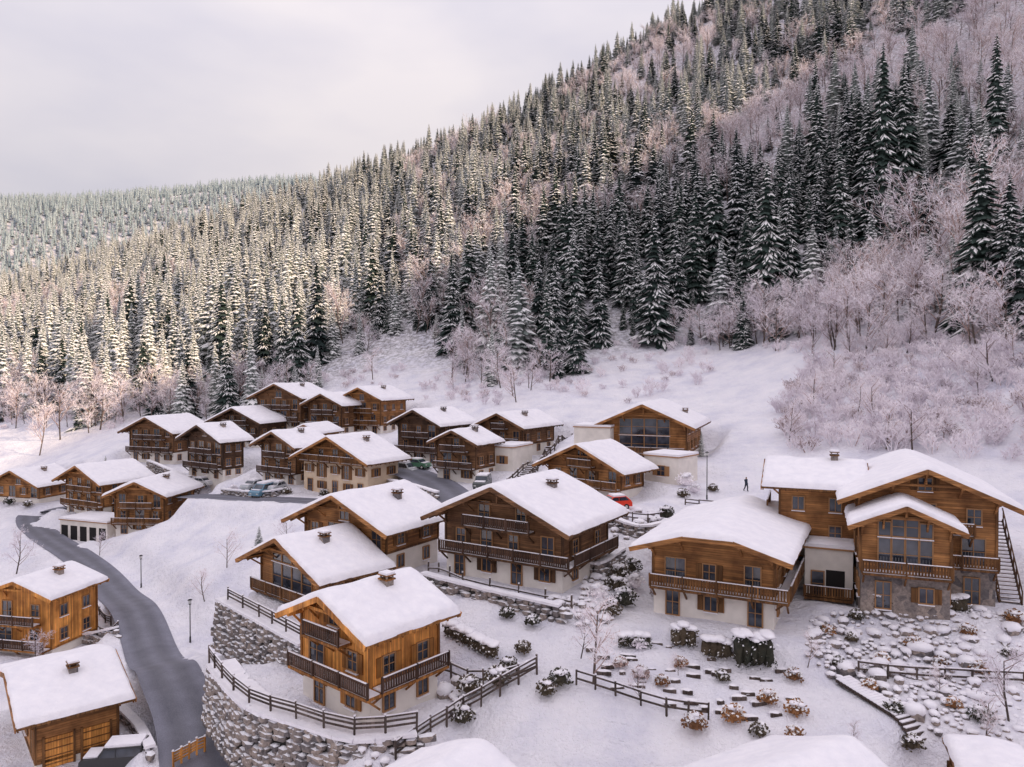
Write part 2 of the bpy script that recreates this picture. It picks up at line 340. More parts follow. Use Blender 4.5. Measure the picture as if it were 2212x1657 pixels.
# ------------------------------------------------------------------ terrain mesh
def axis(lo,hi,a,b,s,g):
    m=list(np.arange(a,b,s)); st=s; x=b
    while x<hi: m.append(x); st=min(st*g,22); x+=st
    m.append(hi); st=s; x=a
    while x>lo: st=min(st*g,22); x-=st; m.insert(0,max(x,lo))
    return np.array(sorted(set(m)))
ax=axis(-1500,900,-60,60,.6,1.05); ay=axis(-80,2300,38,110,.6,1.03)
gx,gy=np.meshgrid(ax,ay); fx,fy=gx.ravel(),gy.ravel(); fz=H(fx,fy)
foot_x=[-700,-300,-168,-109,-80,-53,-31,-5,20,45,68,80,160]; foot_y=[800,400,235,184,174,172,184,162,166,174,145,116,80]
def foot(x): return np.interp(x,foot_x,foot_y)
nzv=np.array([noise.fractal((a*.16,b*.16,1.7),.9,2.1,4) if (abs(a)<130 and b<220) else 0 for a,b in zip(fx,fy)])
offr=np.full(fx.shape,1e3)
for smp,hw in ROADS:
    m=(fx>smp[:,0].min()-9)&(fx<smp[:,0].max()+9)&(fy>smp[:,1].min()-9)&(fy<smp[:,1].max()+9); ii=np.where(m)[0]
    offr[ii]=np.minimum(offr[ii],np.sqrt(((fx[ii][:,None]-smp[None,:,0])**2+(fy[ii][:,None]-smp[None,:,1])**2).min(1))-hw)
fz=fz+nzv*.24*sm(offr/3)+ sm((fy-foot(fx)-10)/60)*1.5*np.sin(fx*.09)*np.sin(fy*.08+fx*.05)
def trail(px,seed):
    l=smooth_line([Vector((*ground(u,v)[:2],0)) for u,v in px],.7); r=random.Random(seed); out=[]
    for i,(a,b) in enumerate(zip(l[:-1],l[1:])):
        d=(b-a).normalized(); q=Vector((-d.y,d.x,0)); s=1 if i%2 else -1; out.append((a.x+q.x*s*.18+r.uniform(-.1,.1),a.y+q.y*s*.18+r.uniform(-.1,.1)))
    return np.array(out)
TR=np.vstack([trail([(640,1075),(560,1150),(470,1210),(330,1285)],1),trail([(1240,1420),(1350,1480),(1500,1600),(1650,1657)],2),trail([(1618,1078),(1560,1088),(1440,1100),(1340,1105)],3),trail([(1050,1560),(1250,1560),(1500,1620)],4),trail([(1650,1060),(1620,960),(1560,860)],5)])
nx,ny=len(ax),len(ay)
me=bpy.data.meshes.new("snowy_ground"); idx=np.arange(nx*ny).reshape(ny,nx)
faces=np.stack([idx[:-1,:-1],idx[:-1,1:],idx[1:,1:],idx[1:,:-1]],-1).reshape(-1,4)
near=(fx>-80)&(fx<60)&(fy>38)&(fy<140); ii=np.where(near)[0]
for s0 in range(0,len(ii),20000):
    q=ii[s0:s0+20000]; d=np.sqrt(((fx[q][:,None]-TR[None,:,0])**2+(fy[q][:,None]-TR[None,:,1])**2).min(1)); fz[q]-=.14*sm((.75-d)/.5)
fz-=.12*sm((.3-offr)/.8)-.18*sm(1-np.abs(offr-1.0)/.8)*(1+nzv)
me.from_pydata(np.c_[fx,fy,fz].tolist(),[],faces.tolist()); me.materials.append(M_ter)
me.polygons.foreach_set("use_smooth",[True]*len(me.polygons))
at=me.attributes.new("litter",'FLOAT','POINT'); at.data.foreach_set("value",(sm((fy-foot(fx))/25)*.8).astype(np.float32))
terr=bpy.data.objects.new("snowy_ground",me); sc.collection.objects.link(terr)
def ribbon(name,smp,hw,mtl,zoff=.03):
    p=smp[:,:2]; t=np.gradient(p,axis=0); t/=np.linalg.norm(t,axis=1)[:,None]; nrm=np.c_[-t[:,1],t[:,0]]
    k=9; vs=[];ac=[]
    for i in range(len(p)):
        for j in range(k):
            s_=j/(k-1)*2-1; q=p[i]+nrm[i]*s_*hw; vs.append((q[0],q[1],smp[i,2]+zoff+.04*(1-s_*s_))); ac.append(abs(s_))
    fs=[(i*k+j,(i+1)*k+j,(i+1)*k+j+1,i*k+j+1) for i in range(len(p)-1) for j in range(k-1)]
    m_=bpy.data.meshes.new(name); m_.from_pydata(vs,[],fs); m_.materials.append(mtl); m_.polygons.foreach_set("use_smooth",[True]*len(fs))
    a_=m_.attributes.new("across",'FLOAT','POINT'); a_.data.foreach_set("value",ac)
    o=bpy.data.objects.new(name,m_); sc.collection.objects.link(o); return o
ribbon("road",S1,2.35,M_road); ribbon("road",S2,3.1,M_road,.035)
# ------------------------------------------------------------------ chalet builder
def window(mb,T,x,z,w,h,sh=False,trim=None,nb=2):
    mb.box(x-w/2,x+w/2,-.03,.02,z,z+h,M_glass,T)
    fr=.09
    for a,b,c,d in ((x-w/2-fr,x-w/2,z-fr,z+h+fr),(x+w/2,x+w/2+fr,z-fr,z+h+fr),(x-w/2,x+w/2,z+h,z+h+fr),(x-w/2,x+w/2,z-fr,z)):
        mb.box(a,b,-.10,.02,c,d,M_frame,T)
    for i in range(1,nb): 
        q=x-w/2+w*i/nb; mb.box(q-.03,q+.03,-.07,.0,z,z+h,M_frame,T)
    if h>1.1: mb.box(x-w/2,x+w/2,-.065,.0,z+h*.5-.025,z+h*.5+.025,M_frame,T)
    mb.box(x-w/2-.1,x+w/2+.1,-.2,.02,z-fr-.07,z-fr-.003,M_snow,T)
    if sh:
        for s in (-1,1):
            a=x+s*(w/2+fr+.02+w*.25); mb.box(a-w*.24,a+w*.24,-.09,.01,z-.03,z+h+.03,trim,T)
def railing(mb,T,x0,x1,y,z,m,hh=.95):
    mb.box(x0,x1,y-.05,y+.05,z+hh-.07,z+hh,m,T); mb.box(x0,x1,y-.035,y+.035,z+.1,z+.17,m,T); mb.box(x0,x1,y-.05,y+.05,z+hh+.002,z+hh+.05,M_snow,T)
    k=int((x1-x0)/.2)
    for i in range(k):
        a=x0+(i+.5)*(x1-x0)/k; mb.box(a-.065,a+.065,y-.02,y+.02,z+.17,z+hh-.07,m,T)
    k=max(1,int((x1-x0)/2.2))
    for i in range(k+1):
        a=x0+i*(x1-x0)/k; mb.box(a-.06,a+.06,y-.07,y+.07,z,z+hh+.05,m,T)
def chalet(w,l,he,wood='amber',hb=2.0,balc='F',pitch=.44,ov=None,hip=False,base='plaster',chim=(.2,.05),glz=False,garage=False,c=None,yaw=0,name="wooden_chalet",parent=None,off=(0,0,0),ryaw=0,seed=0):
    rr=random.Random(int(w*1000+l*77)); 
    E=parent or empty(name,c,yaw)
    Mx=Matrix.Translation(off)@Matrix.Rotation(ryaw,4,'Z')
    if wood=='cream': wm,tm=WOODS['amber']; bm=M_cream
    else: wm,tm=WOODS[wood]; bm=M_white
    if base=='stone': bm=M_stone
    if ov is None: ov=min(1.5,.16*w)
    ovf=ov*1.15; zr=he+pitch*w/2
    roofz=lambda x: zr-pitch*abs(x)
    def out(mb,nm): 
        mb.v=[tuple(Mx@Vector(p)) for p in mb.v]; mb.obj(nm,E)
    mb=MB(); hb=min(hb,he-.3)
    mb.box(-w/2,w/2,-l/2,l/2,-4,hb,bm)
    out(mb,"base_walls")
    mb=MB(); g=.04; W2=w/2+g; L2=l/2+g
    prof=[(-W2,hb+.002),(W2,hb+.002),(W2,roofz(W2)),(0,zr),(-W2,roofz(W2))]
    vs=[(x,y,z) for y in (-L2,L2) for x,z in prof]
    mb.add(vs,[(0,1,2,3,4),(9,8,7,6,5)]+[(i,i+5,(i+1)%5+5,(i+1)%5) for i in range(5)],wm)
    mb.box(-W2-.06,W2+.06,-L2-.06,L2+.06,hb-.1,hb+.1,tm)
    for sx in (-1,1):
        for sy in (-1,1): mb.box(sx*W2-.09,sx*W2+.09,sy*L2-.09,sy*L2+.09,hb+.1,roofz(W2)-.06,tm)
    out(mb,"timber_walls")
    XE=w/2+ov; YF=-l/2-ovf; YB=l/2+ovf*.8; th=.2
    mb=MB()
    for s in (-1,1):
        p=[(0,YF,zr),(0,YB,zr),(s*XE,YB,roofz(XE)),(s*XE,YF,roofz(XE))]
        if hip: 
            hx=w*.2; p=[(0,YF+1.5,zr),(0,YB,zr),(s*XE,YB,roofz(XE)),(s*XE,YF,roofz(XE)),(s*hx,YF,roofz(hx))]
        kk=len(p); vs=[(x,y,z+.02) for x,y,z in p]+[(x,y,z+.02+th) for x,y,z in p]
        o1=tuple(range(kk)); fs=[o1,tuple(i+kk for i in o1)[::-1]]+[(i,(i+1)%kk,(i+1)%kk+kk,i+kk) for i in range(kk)]
        mb.add(vs,fs,tm)
        hx=w*.2 if hip else 0
        for yy in (YF-.05,YB+.05):
            x0=hx if yy<0 else 0
            mb.beam((s*x0,yy,roofz(x0)+.06),(s*(XE+.02),yy,roofz(XE)+.06),.09,.34,wm)
        k=int((YB-YF)/.9)
        for i in range(k+1):
            yy=YF+.1+i*(YB-YF-.2)/k; mb.beam((s*(w/2+.05),yy,roofz(w/2)-.07),(s*(XE-.05),yy,roofz(XE)-.05),.1,.14,tm)
    if hip:
        hx=w*.2; mb.beam((-hx,YF-.06,roofz(hx)+.04),(hx,YF-.06,roofz(hx)+.04),.09,.3,wm)
        mb.add([(-hx,YF,roofz(hx)),(hx,YF,roofz(hx)),(0,YF+1.5,zr)],[(0,1,2)],tm)
    for fxp in (-1,-.5,0,.5,1):
        x=fxp*w/2*(.98); zt=roofz(x)-.14
        if hip and fxp==0: continue
        mb.beam((x,YF+.08,zt),(x,-l/2,zt),.2,.24,wm)
        mb.beam((x,YF+.5,zt-.1),(x,-l/2-.02,zt-.95),.13,.13,wm)
    if w>5 and not hip:
        zt=roofz(w*.25)-.1; mb.beam((-w*.25,-l/2-.75,zt),(w*.25,-l/2-.75,zt),.14,.2,wm); mb.beam((0,-l/2-.75,zt),(0,-l/2-.75,zr-.1),.14,.14,wm)
    out(mb,"roof_timbers")
    mb=MB(); nxs=26; nys=22; t0=rr.uniform(.28,.42)
    def dist(n_): 
        r=[0,.012,.035,.08]; m_=[.08+(.84)*(i/(n_-8)) for i in range(1,n_-8)]; return r+m_+[.92,.965,.988,1]
    ux=dist(nxs); uy=dist(nys)
    ph=rr.uniform(0,9); vs=[]
    for b_ in uy:
        for a_ in ux:
            x=-XE-.03+a_*2*(XE+.03); y=YF-.03+b_*(YB-YF+.06)
            dx=min(a_,1-a_)*2*XE; dy=min(b_,1-b_)*(YB-YF); d=min(dx,dy)
            pr=math.sqrt(max(0,1-(1-min(1,d/.35))**2))
            xx=math.sqrt(x*x+.12)-.2
            z=zr-pitch*abs(x) if d<1e-6 else zr-pitch*xx
            if hip and y<YF+1.5:
                zz=zr-(YF+1.5-y)*(pitch*w*.2/1.5); z=min(z,zz)
            nz=noise.noise((x*.5+ph,y*.5,ph))*.12
            if d<1e-6: x+=noise.noise((y*1.3+ph,x,2))*.09; y+=noise.noise((x*1.3+ph,y,5))*.09
            vs.append((x,y,z+.2+.01+pr*(t0+nz)))
    kx=len(ux); fs=[(j*kx+i,j*kx+i+1,(j+1)*kx+i+1,(j+1)*kx+i) for j in range(len(uy)-1) for i in range(kx-1)]
    mb.add(vs,fs,M_snow,True); out(mb,"roof_snow")
    mb=MB(); mr=MB()
    TF=Matrix.Translation((0,-l/2-g,0)); TR=Matrix.Translation((w/2+g,0,0))@Matrix.Rotation(math.radians(90),4,'Z'); TL=Matrix.Translation((-w/2-g,0,0))@Matrix.Rotation(math.radians(-90),4,'Z')
    TBk=Matrix.Translation((0,l/2+g,0))@Matrix.Rotation(math.pi,4,'Z')
    k=max(2,int(w/2.6))
    st=2.45
    if hb>1.5:
        nfl=2 if hb>4 else 1
        for q in range(nfl):
            for i in range(k):
                x=-w/2+w*(i+.5)/k+rr.uniform(-.2,.2)
                if i%2==q%2: window(mb,TF,x,.12+q*st,.95,min(1.95,hb-.35),q==1,tm)
                else: window(mb,TF,x,.8+q*st,.9,min(1.05,hb-1.05),True,tm)
    fl=hb; lv=0
    while fl+1.6<zr-.3 and lv<3:
        half=min(w/2,(zr-fl-1.9)/pitch)
        if half<.7: break
        if glz and lv==0:
            ww=min(half*1.3,w*.62); hh_=min(2.3,max(1.5,he-fl-.1)); kk=4
            for i in range(kk):
                x=-ww/2+ww*(i+.5)/kk; window(mb,TF,x,fl+.2,ww/kk-.14,hh_,False,tm,1)
                h2=zr-pitch*(abs(x)+ww/kk/2)-(fl+.45+hh_)-.35
                if h2>.3: window(mb,TF,x,fl+.42+hh_,ww/kk-.14,min(h2,2.3),False,tm,1)
            break
        else:
            k2=max(1,int(2*half/2.4)); fl_=rr.randrange(2)
            for i in range(k2):
                x=-half+2*half*(i+.5)/k2+rr.uniform(-.25,.25)
                dr=(i%2==(lv+fl_)%2)
                hmax=roofz(abs(x)+.6)-fl-.35
                if dr: window(mb,TF,x,fl+.12,rr.choice((1.1,1.5)),min(2.0,hmax-.1),False,tm)
                elif hmax>1.5: window(mb,TF,x,fl+.75,.9,min(1.15,hmax-.8),rr.random()<.6,tm)
        fl+=st; lv+=1
    for TT,side in ((TR,1),(TL,-1)):
        if garage and side==1: continue
        k3=max(2,int(l/3))
        for i in range(k3):
            y=-l/2+l*(i+.5)/k3
            if he-hb>1.3: window(mb,TT,y,hb+.55,.9,min(1.15,he-hb-.8),rr.random()<.6,tm)
            if he-hb>4.2: window(mb,TT,y,hb+st+.55,.9,min(1.1,he-hb-st-.8),False,tm)
            if hb>1.7: window(mb,TT,y,.7,.85,min(1.1,hb-.95),False,tm)
            if hb>4: window(mb,TT,y,.7+st,.85,1.1,True,tm)
    for i in range(2): 
        if he-hb>1.5: window(mb,TBk,-w/4+i*w/2,hb+.7,.9,min(1.1,he-hb-.9),True,tm)
    if garage:
        gh=min(2.2,he-.35)
        for i in (-1,1):
            x=i*l*.23; hw=l*.17; mb.box(x-hw,x+hw,-.06,.02,.05,gh,WOODS['orange'][0],TR)
            for q in range(4): mb.box(x-hw,x+hw,-.1,-.062,.3+q*gh*.24,.36+q*gh*.24,tm,TR)
            mb.box(x-hw-.15,x-hw,-.12,.02,.0,gh+.15,tm,TR); mb.box(x+hw,x+hw+.15,-.12,.02,.0,gh+.15,tm,TR)
    out(mb,"windows_and_shutters")
    dpt=1.15; rail=M_rail if wood in('orange','dark','brown') else tm
    def slab(T,x0,x1,z):
        mr.box(x0,x1,-dpt,-.05,z-.16,z,tm,T); mr.box(x0+.1,x1-.1,-dpt+.12,-.1,z+.003,z+.07,M_snow,T)
        railing(mr,T,x0,x1,-dpt+.05,z,rail)
        k=max(2,int((x1-x0)/2.4))
        for i in range(k+1):
            a=x0+.15+i*(x1-x0-.3)/k
            mr.beam(T@Vector((a,-.05,z-.95)),T@Vector((a,-dpt+.2,z-.18)),.12,.12,tm)
    if 'F' in balc:
        xr=w/2+(dpt if 'R' in balc else 0)
        slab(TF,-w/2,xr,hb)
        if not glz and (he-hb>3.3 or (zr-hb)>4.6):
            hh=min(w*.42,(zr-(hb+st)-1.6)/pitch)
            if hh>.9: slab(TF,-hh*.8,hh*.8,hb+st)
    if 'R' in balc: 
        slab(TR,-l/2-.0,l/2*.98,hb)
    if mr.v: out(mr,"balcony")
    if chim:
        mc=MB(); x,y=chim[0]*w,chim[1]*l; z0=roofz(x)
        mc.box(x-.35,x+.35,y-.3,y+.3,z0-.3,z0+.95,M_stone); mc.box(x-.45,x+.45,y-.4,y+.4,z0+.95,z0+1.05,tm)
        for a in(-.3,.3):
            for b in (-.25,.25): mc.box(x+a-.05,x+a+.05,y+b-.05,y+b+.05,z0+1.052,z0+1.25,M_stone)
        mc.box(x-.45,x+.45,y-.4,y+.4,z0+1.25,z0+1.32,tm); mc.box(x-.41,x+.41,y-.36,y+.36,z0+1.322,z0+1.47,M_snow)
        out(mc,"chimney")
    return E
for i,d in enumerate(CH):
    E=chalet(**d)
    if d is fF:
        w,l,he=d['w'],d['l'],d['he']
        chalet(w*.62,4.5,he*.80,wood='amber',hb=2.9,balc='F',base='stone',chim=None,glz=True,parent=E,off=(-w*.18,-l/2-1.4,0))
        chalet(8,w*.62,he*1.0,wood='amber',hb=2.9,balc='F',pitch=.34,parent=E,off=(-w/2-3.0,1.5,0),ryaw=-math.pi/2,chim=(.05,.25))
        ms=MB(); tm=WOODS['brown'][1]; n_=22
        for q in range(n_):
            y=-l/2+1+q*.30; z=.2+q*.24; ms.box(w/2+.5,w/2+1.9,y,y+.32,z,z+.06,tm); ms.box(w/2+.6,w/2+1.8,y+.02,y+.28,z+.062,z+.10,M_snow)
        for xx in (w/2+.45,w/2+1.95):
            a=Vector((xx,-l/2+1,.1)); b=Vector((xx,-l/2+1+n_*.3,.1+n_*.24)); ms.beam(a,b,.08,.3,tm); ms.beam(a+Vector((0,0,1)),b+Vector((0,0,1)),.08,.1,tm)
            for q in range(0,n_+1,3): ms.beam(a.lerp(b,q/n_),a.lerp(b,q/n_)+Vector((0,0,1)),.08,.08,tm)
        ms.obj("outdoor_staircase",E)
for i,d in enumerate(AN):
    w,l,h=d['w'],d['l'],d['he']; mb=MB(); T=Matrix.Translation((0,-l/2,0))
    mb.box(-w/2,w/2,-l/2,l/2,-4,h,M_white); mb.box(-w/2-.15,w/2+.15,-l/2-.15,l/2+.15,h+.002,h+.14,M_frame); mb.box(-w/2-.1,w/2+.1,-l/2-.1,l/2+.1,h+.142,h+.42,M_snow)
    if i==3:
        for q in range(5): x=-w/2+w*(q+.5)/5; mb.box(x-w*.07,x+w*.07,-.03,.02,0,h*.75,M_openshade,T)
    elif i==4:
        mb.box(-.2,w/2-.6,-.03,.02,0,2.4,M_openshade,T); window(mb,T,-w/2+1.0,.2,.9,2.0,False,M_frame,1)
        railing(mb,T,-w/2,w/2,-1.0,.3,WOODS['amber'][1]); mb.box(-w/2,w/2,-1.05,-.02,.1,.3,WOODS['amber'][1],T)
    elif i==0: window(mb,T,0,1.0,1.1,1.2,True,M_frame)
    elif i==2: window(mb,T,0,1.2,.9,1.1,True,M_frame)
    mb.obj("plaster_annex",loc=d['c'],rz=d['yaw'])
# ------------------------------------------------------------------ vegetation prototypes
proto=bpy.data.collections.new("tree_prototypes")
def conifer(name,Hh,R,nw,nb,snowp,seed,lod,nm,ss=.62):
    r=random.Random(seed); mb=MB()
    mb.cyl((0,0,-1),(0,0,Hh*.98),.24*Hh/22,.02,M_bark,5,cap=False)
    mb.cyl((0,0,Hh*.1),(0,0,Hh*.95),R*.36,.02,nm,6,cap=False)
    def blade(p0,pm,p2,w,snow):
        d=Vector((p2[0]-p0[0],p2[1]-p0[1],0)); 
        if d.length<1e-4: return
        d.normalize(); q=Vector((-d.y,d.x,0))*w; dz=Vector((0,0,w*.45))
        a,m_,c=Vector(p0),Vector(pm),Vector(p2)
        mb.add([a,m_+q-dz,c,m_-q-dz,m_],[(0,1,4),(1,2,4),(2,3,4),(3,0,4)],nm)
        if snow:
            up=Vector((0,0,.05+w*.10)); a2=a.lerp(m_,.35)+up; c2=m_.lerp(c,.86)+up; q2=q*ss
            mb.add([a2,m_+q2-dz*ss+up,c2,m_-q2-dz*ss+up,m_+up*1.6],[(0,1,4),(1,2,4),(2,3,4),(3,0,4)],M_tsnow)
    tot=nw*nb; side=[r.uniform(.75,1.15) for _ in range(7)]
    for k in range(tot):
        t=((k+r.random())/tot)**1.08; z=Hh*(.05+.93*t); a=k*2.399+r.uniform(-.4,.4)
        lobes=side[int(a*7/6.2832)%7]
        rr_=(R*((1-t)**.8)*lobes*r.uniform(.6,1.12)+.14); dr=rr_*r.uniform(.25,.6)
        pt=lambda s,da=0: (rr_*s*math.cos(a+da),rr_*s*math.sin(a+da),z-dr*(s**1.3))
        sn=r.random()<snowp
        blade(pt(.08),pt(.6),pt(1.0),rr_*.18+.10,sn)
        if lod>0:
            for s,dd in ((.35,.5),(.35,-.5),(.6,.36),(.6,-.36)) if lod>1 else ((.45,.5),(.45,-.5)):
                p0=Vector(pt(s*.7)); p2=Vector(pt(min(1,s+.38),dd)); p2.z-=dr*.18; pm=p0.lerp(p2,.55); pm.z+=.03
                blade(p0,pm,p2,rr_*.10+.09,sn and r.random()<.85)
    return mb.obj(name,coll=proto)
def bare(name,Hh,seed,twig_m,depth=4,spread=.55,kids=(6,5,5,4),trunk=.18,lo=.25,frost=.5):
    r=random.Random(seed); mb=MB()
    def br(p,d,L,rad,lev):
        q=p+d*L*.5+Vector((r.uniform(-1,1),r.uniform(-1,1),r.uniform(0,1)))*L*.06; e=q+(d+Vector((0,0,.12))).normalized()*L*.5
        m_=M_bark if lev==0 else (twig_m if r.random()>frost or lev<2 else M_twigs)
        if lev<2:
            mb.cyl(p,q,rad,rad*.75,m_,4 if lev else 6,cap=False); mb.cyl(q,e,rad*.75,rad*.4,m_,4 if lev else 6,cap=False)
        else:
            s_=d.cross(Vector((r.uniform(-1,1),r.uniform(-1,1),r.uniform(-1,1)))).normalized()*rad
            mb.add([p-s_,p+s_,q+s_*.8,e,q-s_*.8],[(0,1,2,4),(4,2,3)],m_)
        if lev>=depth: return
        k=kids[lev]
        for i in range(k):
            s=lo+(1-lo)*(i+r.random())/k if lev==0 else r.uniform(.2,1)
            b=p.lerp(q,s*2) if s<.5 else q.lerp(e,s*2-1)
            o=d.orthogonal().normalized(); o.rotate(Matrix.Rotation(r.uniform(0,6.28),3,d))
            nd=(d*r.uniform(.5,1)+o*spread*r.uniform(.8,1.6)+Vector((0,0,.22))).normalized()
            br(b,nd,L*r.uniform(.38,.62)*(1 if lev else (1.15-s*.55)),max(rad*.5,.022),lev+1)
    br(Vector((0,0,-.3)),Vector((r.uniform(-.06,.06),r.uniform(-.06,.06),1)).normalized(),Hh*.82,trunk,0)
    return mb.obj(name,coll=proto)
def bush(name,Hh,seed,frost):
    r=random.Random(seed); mb=MB()
    def br(p,d,L,rad,lev):
        e=p+d*L; m_=M_twigs if r.random()<frost else M_twig
        s_=d.cross(Vector((r.uniform(-1,1),r.uniform(-1,1),r.uniform(-1,1)))).normalized()*rad
        mb.add([p-s_,p+s_,e+s_*.4,e-s_*.4],[(0,1,2,3)],m_)
        if lev>=3: return
        for i in range((5,4,4)[lev]):
            o=Vector((r.uniform(-1,1),r.uniform(-1,1),r.uniform(-.1,.8)))
            br(p.lerp(e,r.uniform(.25,1)),(d*.7+o*.8).normalized(),L*r.uniform(.4,.6),rad*.75,lev+1)
    for i in range(9):
        a=r.uniform(0,6.28); t=r.uniform(.1,.8); br(Vector((math.cos(a)*.3,math.sin(a)*.3,-.1)),Vector((math.cos(a)*t,math.sin(a)*t,1)).normalized(),Hh*r.uniform(.4,.6),.05,0)
    return mb.obj(name,coll=proto)
HC=[conifer("a%d_spruce"%i,22,R,30,9,sp,10+i,2,M_needle,.52) for i,(R,sp) in enumerate(((5.0,.68),(4.4,.55),(5.2,.6),(4.0,.75)))]
MC=[conifer("b%d_spruce"%i,20,3.8+.25*i,21,8,.98,30+i,1,M_frost,.9) for i in range(4)]
MD=[conifer("c%d_spruce"%i,20,3.7+.3*i,21,8,.82,40+i,1,M_needle,.66) for i in range(4)]
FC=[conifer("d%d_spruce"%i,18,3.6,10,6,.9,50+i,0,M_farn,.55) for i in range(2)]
BT=[bare("e%d_tree"%i,14+i,60+i,M_twig,4,.55,(11,6,5,5),.17,.22,.66) for i in range(3)]
BF=[bare("f%d_tree"%i,10+i,70+i,M_twig,4,.7,(9,6,5,5),.15,.15,.9) for i in range(3)]
BU=[bush("g%d_bush"%i,3.2,80+i,.96) for i in range(3)]+[bush("h0_bush",2.5,90,.65)]
names=sorted(o.name for o in proto.objects); IDX={nm:i for i,nm in enumerate(names)}
def scatter(name,pts):
    me=bpy.data.meshes.new(name); me.from_pydata([p[:3] for p in pts],[],[])
    a=me.attributes.new("rot",'FLOAT_VECTOR','POINT'); a.data.foreach_set("vector",[c for p in pts for c in (0,0,p[3])])
    a=me.attributes.new("scl",'FLOAT_VECTOR','POINT'); a.data.foreach_set("vector",[c for p in pts for c in (p[4]*p[6],p[4]*p[6],p[4])])
    a=me.attributes.new("idx",'INT','POINT'); a.data.foreach_set("value",[p[5] for p in pts])
    o=bpy.data.objects.new(name,me); sc.collection.objects.link(o)
    ng=bpy.data.node_groups.new(name+"_nodes","GeometryNodeTree"); ng.interface.new_socket("Geometry",in_out='INPUT',socket_type='NodeSocketGeometry'); ng.interface.new_socket("Geometry",in_out='OUTPUT',socket_type='NodeSocketGeometry')
    nd=ng.nodes; gi=nd.new("NodeGroupInput"); go=nd.new("NodeGroupOutput"); ip=nd.new("GeometryNodeInstanceOnPoints"); ci=nd.new("GeometryNodeCollectionInfo")
    ci.inputs["Collection"].default_value=proto; ci.inputs["Separate Children"].default_value=True; ci.inputs["Reset Children"].default_value=True
    def na(nm,t):
        q=nd.new("GeometryNodeInputNamedAttribute"); q.data_type=t; q.inputs["Name"].default_value=nm; return q.outputs["Attribute"]
    L=ng.links; L.new(gi.outputs[0],ip.inputs["Points"]); L.new(ci.outputs[0],ip.inputs["Instance"]); ip.inputs["Pick Instance"].default_value=True
    L.new(na("idx",'INT'),ip.inputs["Instance Index"]); e=nd.new("FunctionNodeEulerToRotation"); L.new(na("rot",'FLOAT_VECTOR'),e.inputs[0]); L.new(e.outputs[0],ip.inputs["Rotation"]); L.new(na("scl",'FLOAT_VECTOR'),ip.inputs["Scale"]); L.new(ip.outputs[0],go.inputs[0])
    o.modifiers.new("instances",'NODES').node_group=ng; return o
hero_px=[(365,785,640),(480,815,590),(575,800,640),(610,830,625),(642,825,610),(685,785,548),(805,700,512),(822,710,565),(930,700,545),(1230,690,425),(1290,640,470),(1352,655,440),(1412,738,452),(1500,650,400),(1540,600,345),(1590,560,295),(1655,690,335),(1702,670,362),(1762,610,400),(1812,540,290),(1875,470,210),(1905,470,82),(1950,440,130),(2150,420,62),(2118,700,300),(2178,700,362),(2208,720,430),(1375,700,520),(1460,690,480),(1610,660,450),(365,905,828),(560,1188,1130),(1515,985,925),(640,1035,985),(228,1015,980),(560,800,650),(350,790,660)]
heroes=[]
for i,(u,v,vt) in enumerate(hero_px):
    x,y,z=ground(u,v); zt=P(u,vt,y)[2]; hh=max(1.5,zt-z)
    src=(HC if hh>10 else MC)[i%4]; bh=22 if hh>10 else 20
    o=bpy.data.objects.new("spruce_tree",src.data); sc.collection.objects.link(o); s=hh/bh; o.location=(x,y,z-.3); o.scale=(min(s,1.5)*random.uniform(.85,1.05)*(1.0 if hh>10 else 1.3),)*2+(s,); o.rotation_euler[2]=random.uniform(0,6.28); heroes.append((x,y))
hx=np.array(heroes)
def jit_grid(x0,x1,y0,y1,s):
    xs=np.arange(x0,x1,s); ys=np.arange(y0,y1,s); a,b=np.meshgrid(xs,ys); a=a.ravel()+rng.uniform(-.5,.5,a.size)*s; b=b.ravel()+rng.uniform(-.5,.5,b.size)*s; return a,b
def inview(x,y,z,m=250):
    t=y*CT-(z-CZ)*ST; u=1106+F*x/t; return (u>-m)&(u<2212+m)
def reg(px): return [ground(u,v)[:2] for u,v in px]
pts=[]
clear1=reg([(690,790),(850,745),(960,770),(1000,860),(700,860)])
clear2=reg([(1260,760),(1400,745),(1640,760),(1700,850),(1680,900),(1200,900)])
x,y=jit_grid(-560,420,100,700,6.0)
z=H(x,y); k=inview(x,y,z)&(y>foot(x)-2); x,y,z=x[k],y[k],z[k]
far=(y>380)&(rng.random(len(x))<.25); x,y,z=x[~far],y[~far],z[~far]
c1=polysd(x,y,clear1); c2=polysd(x,y,clear2)
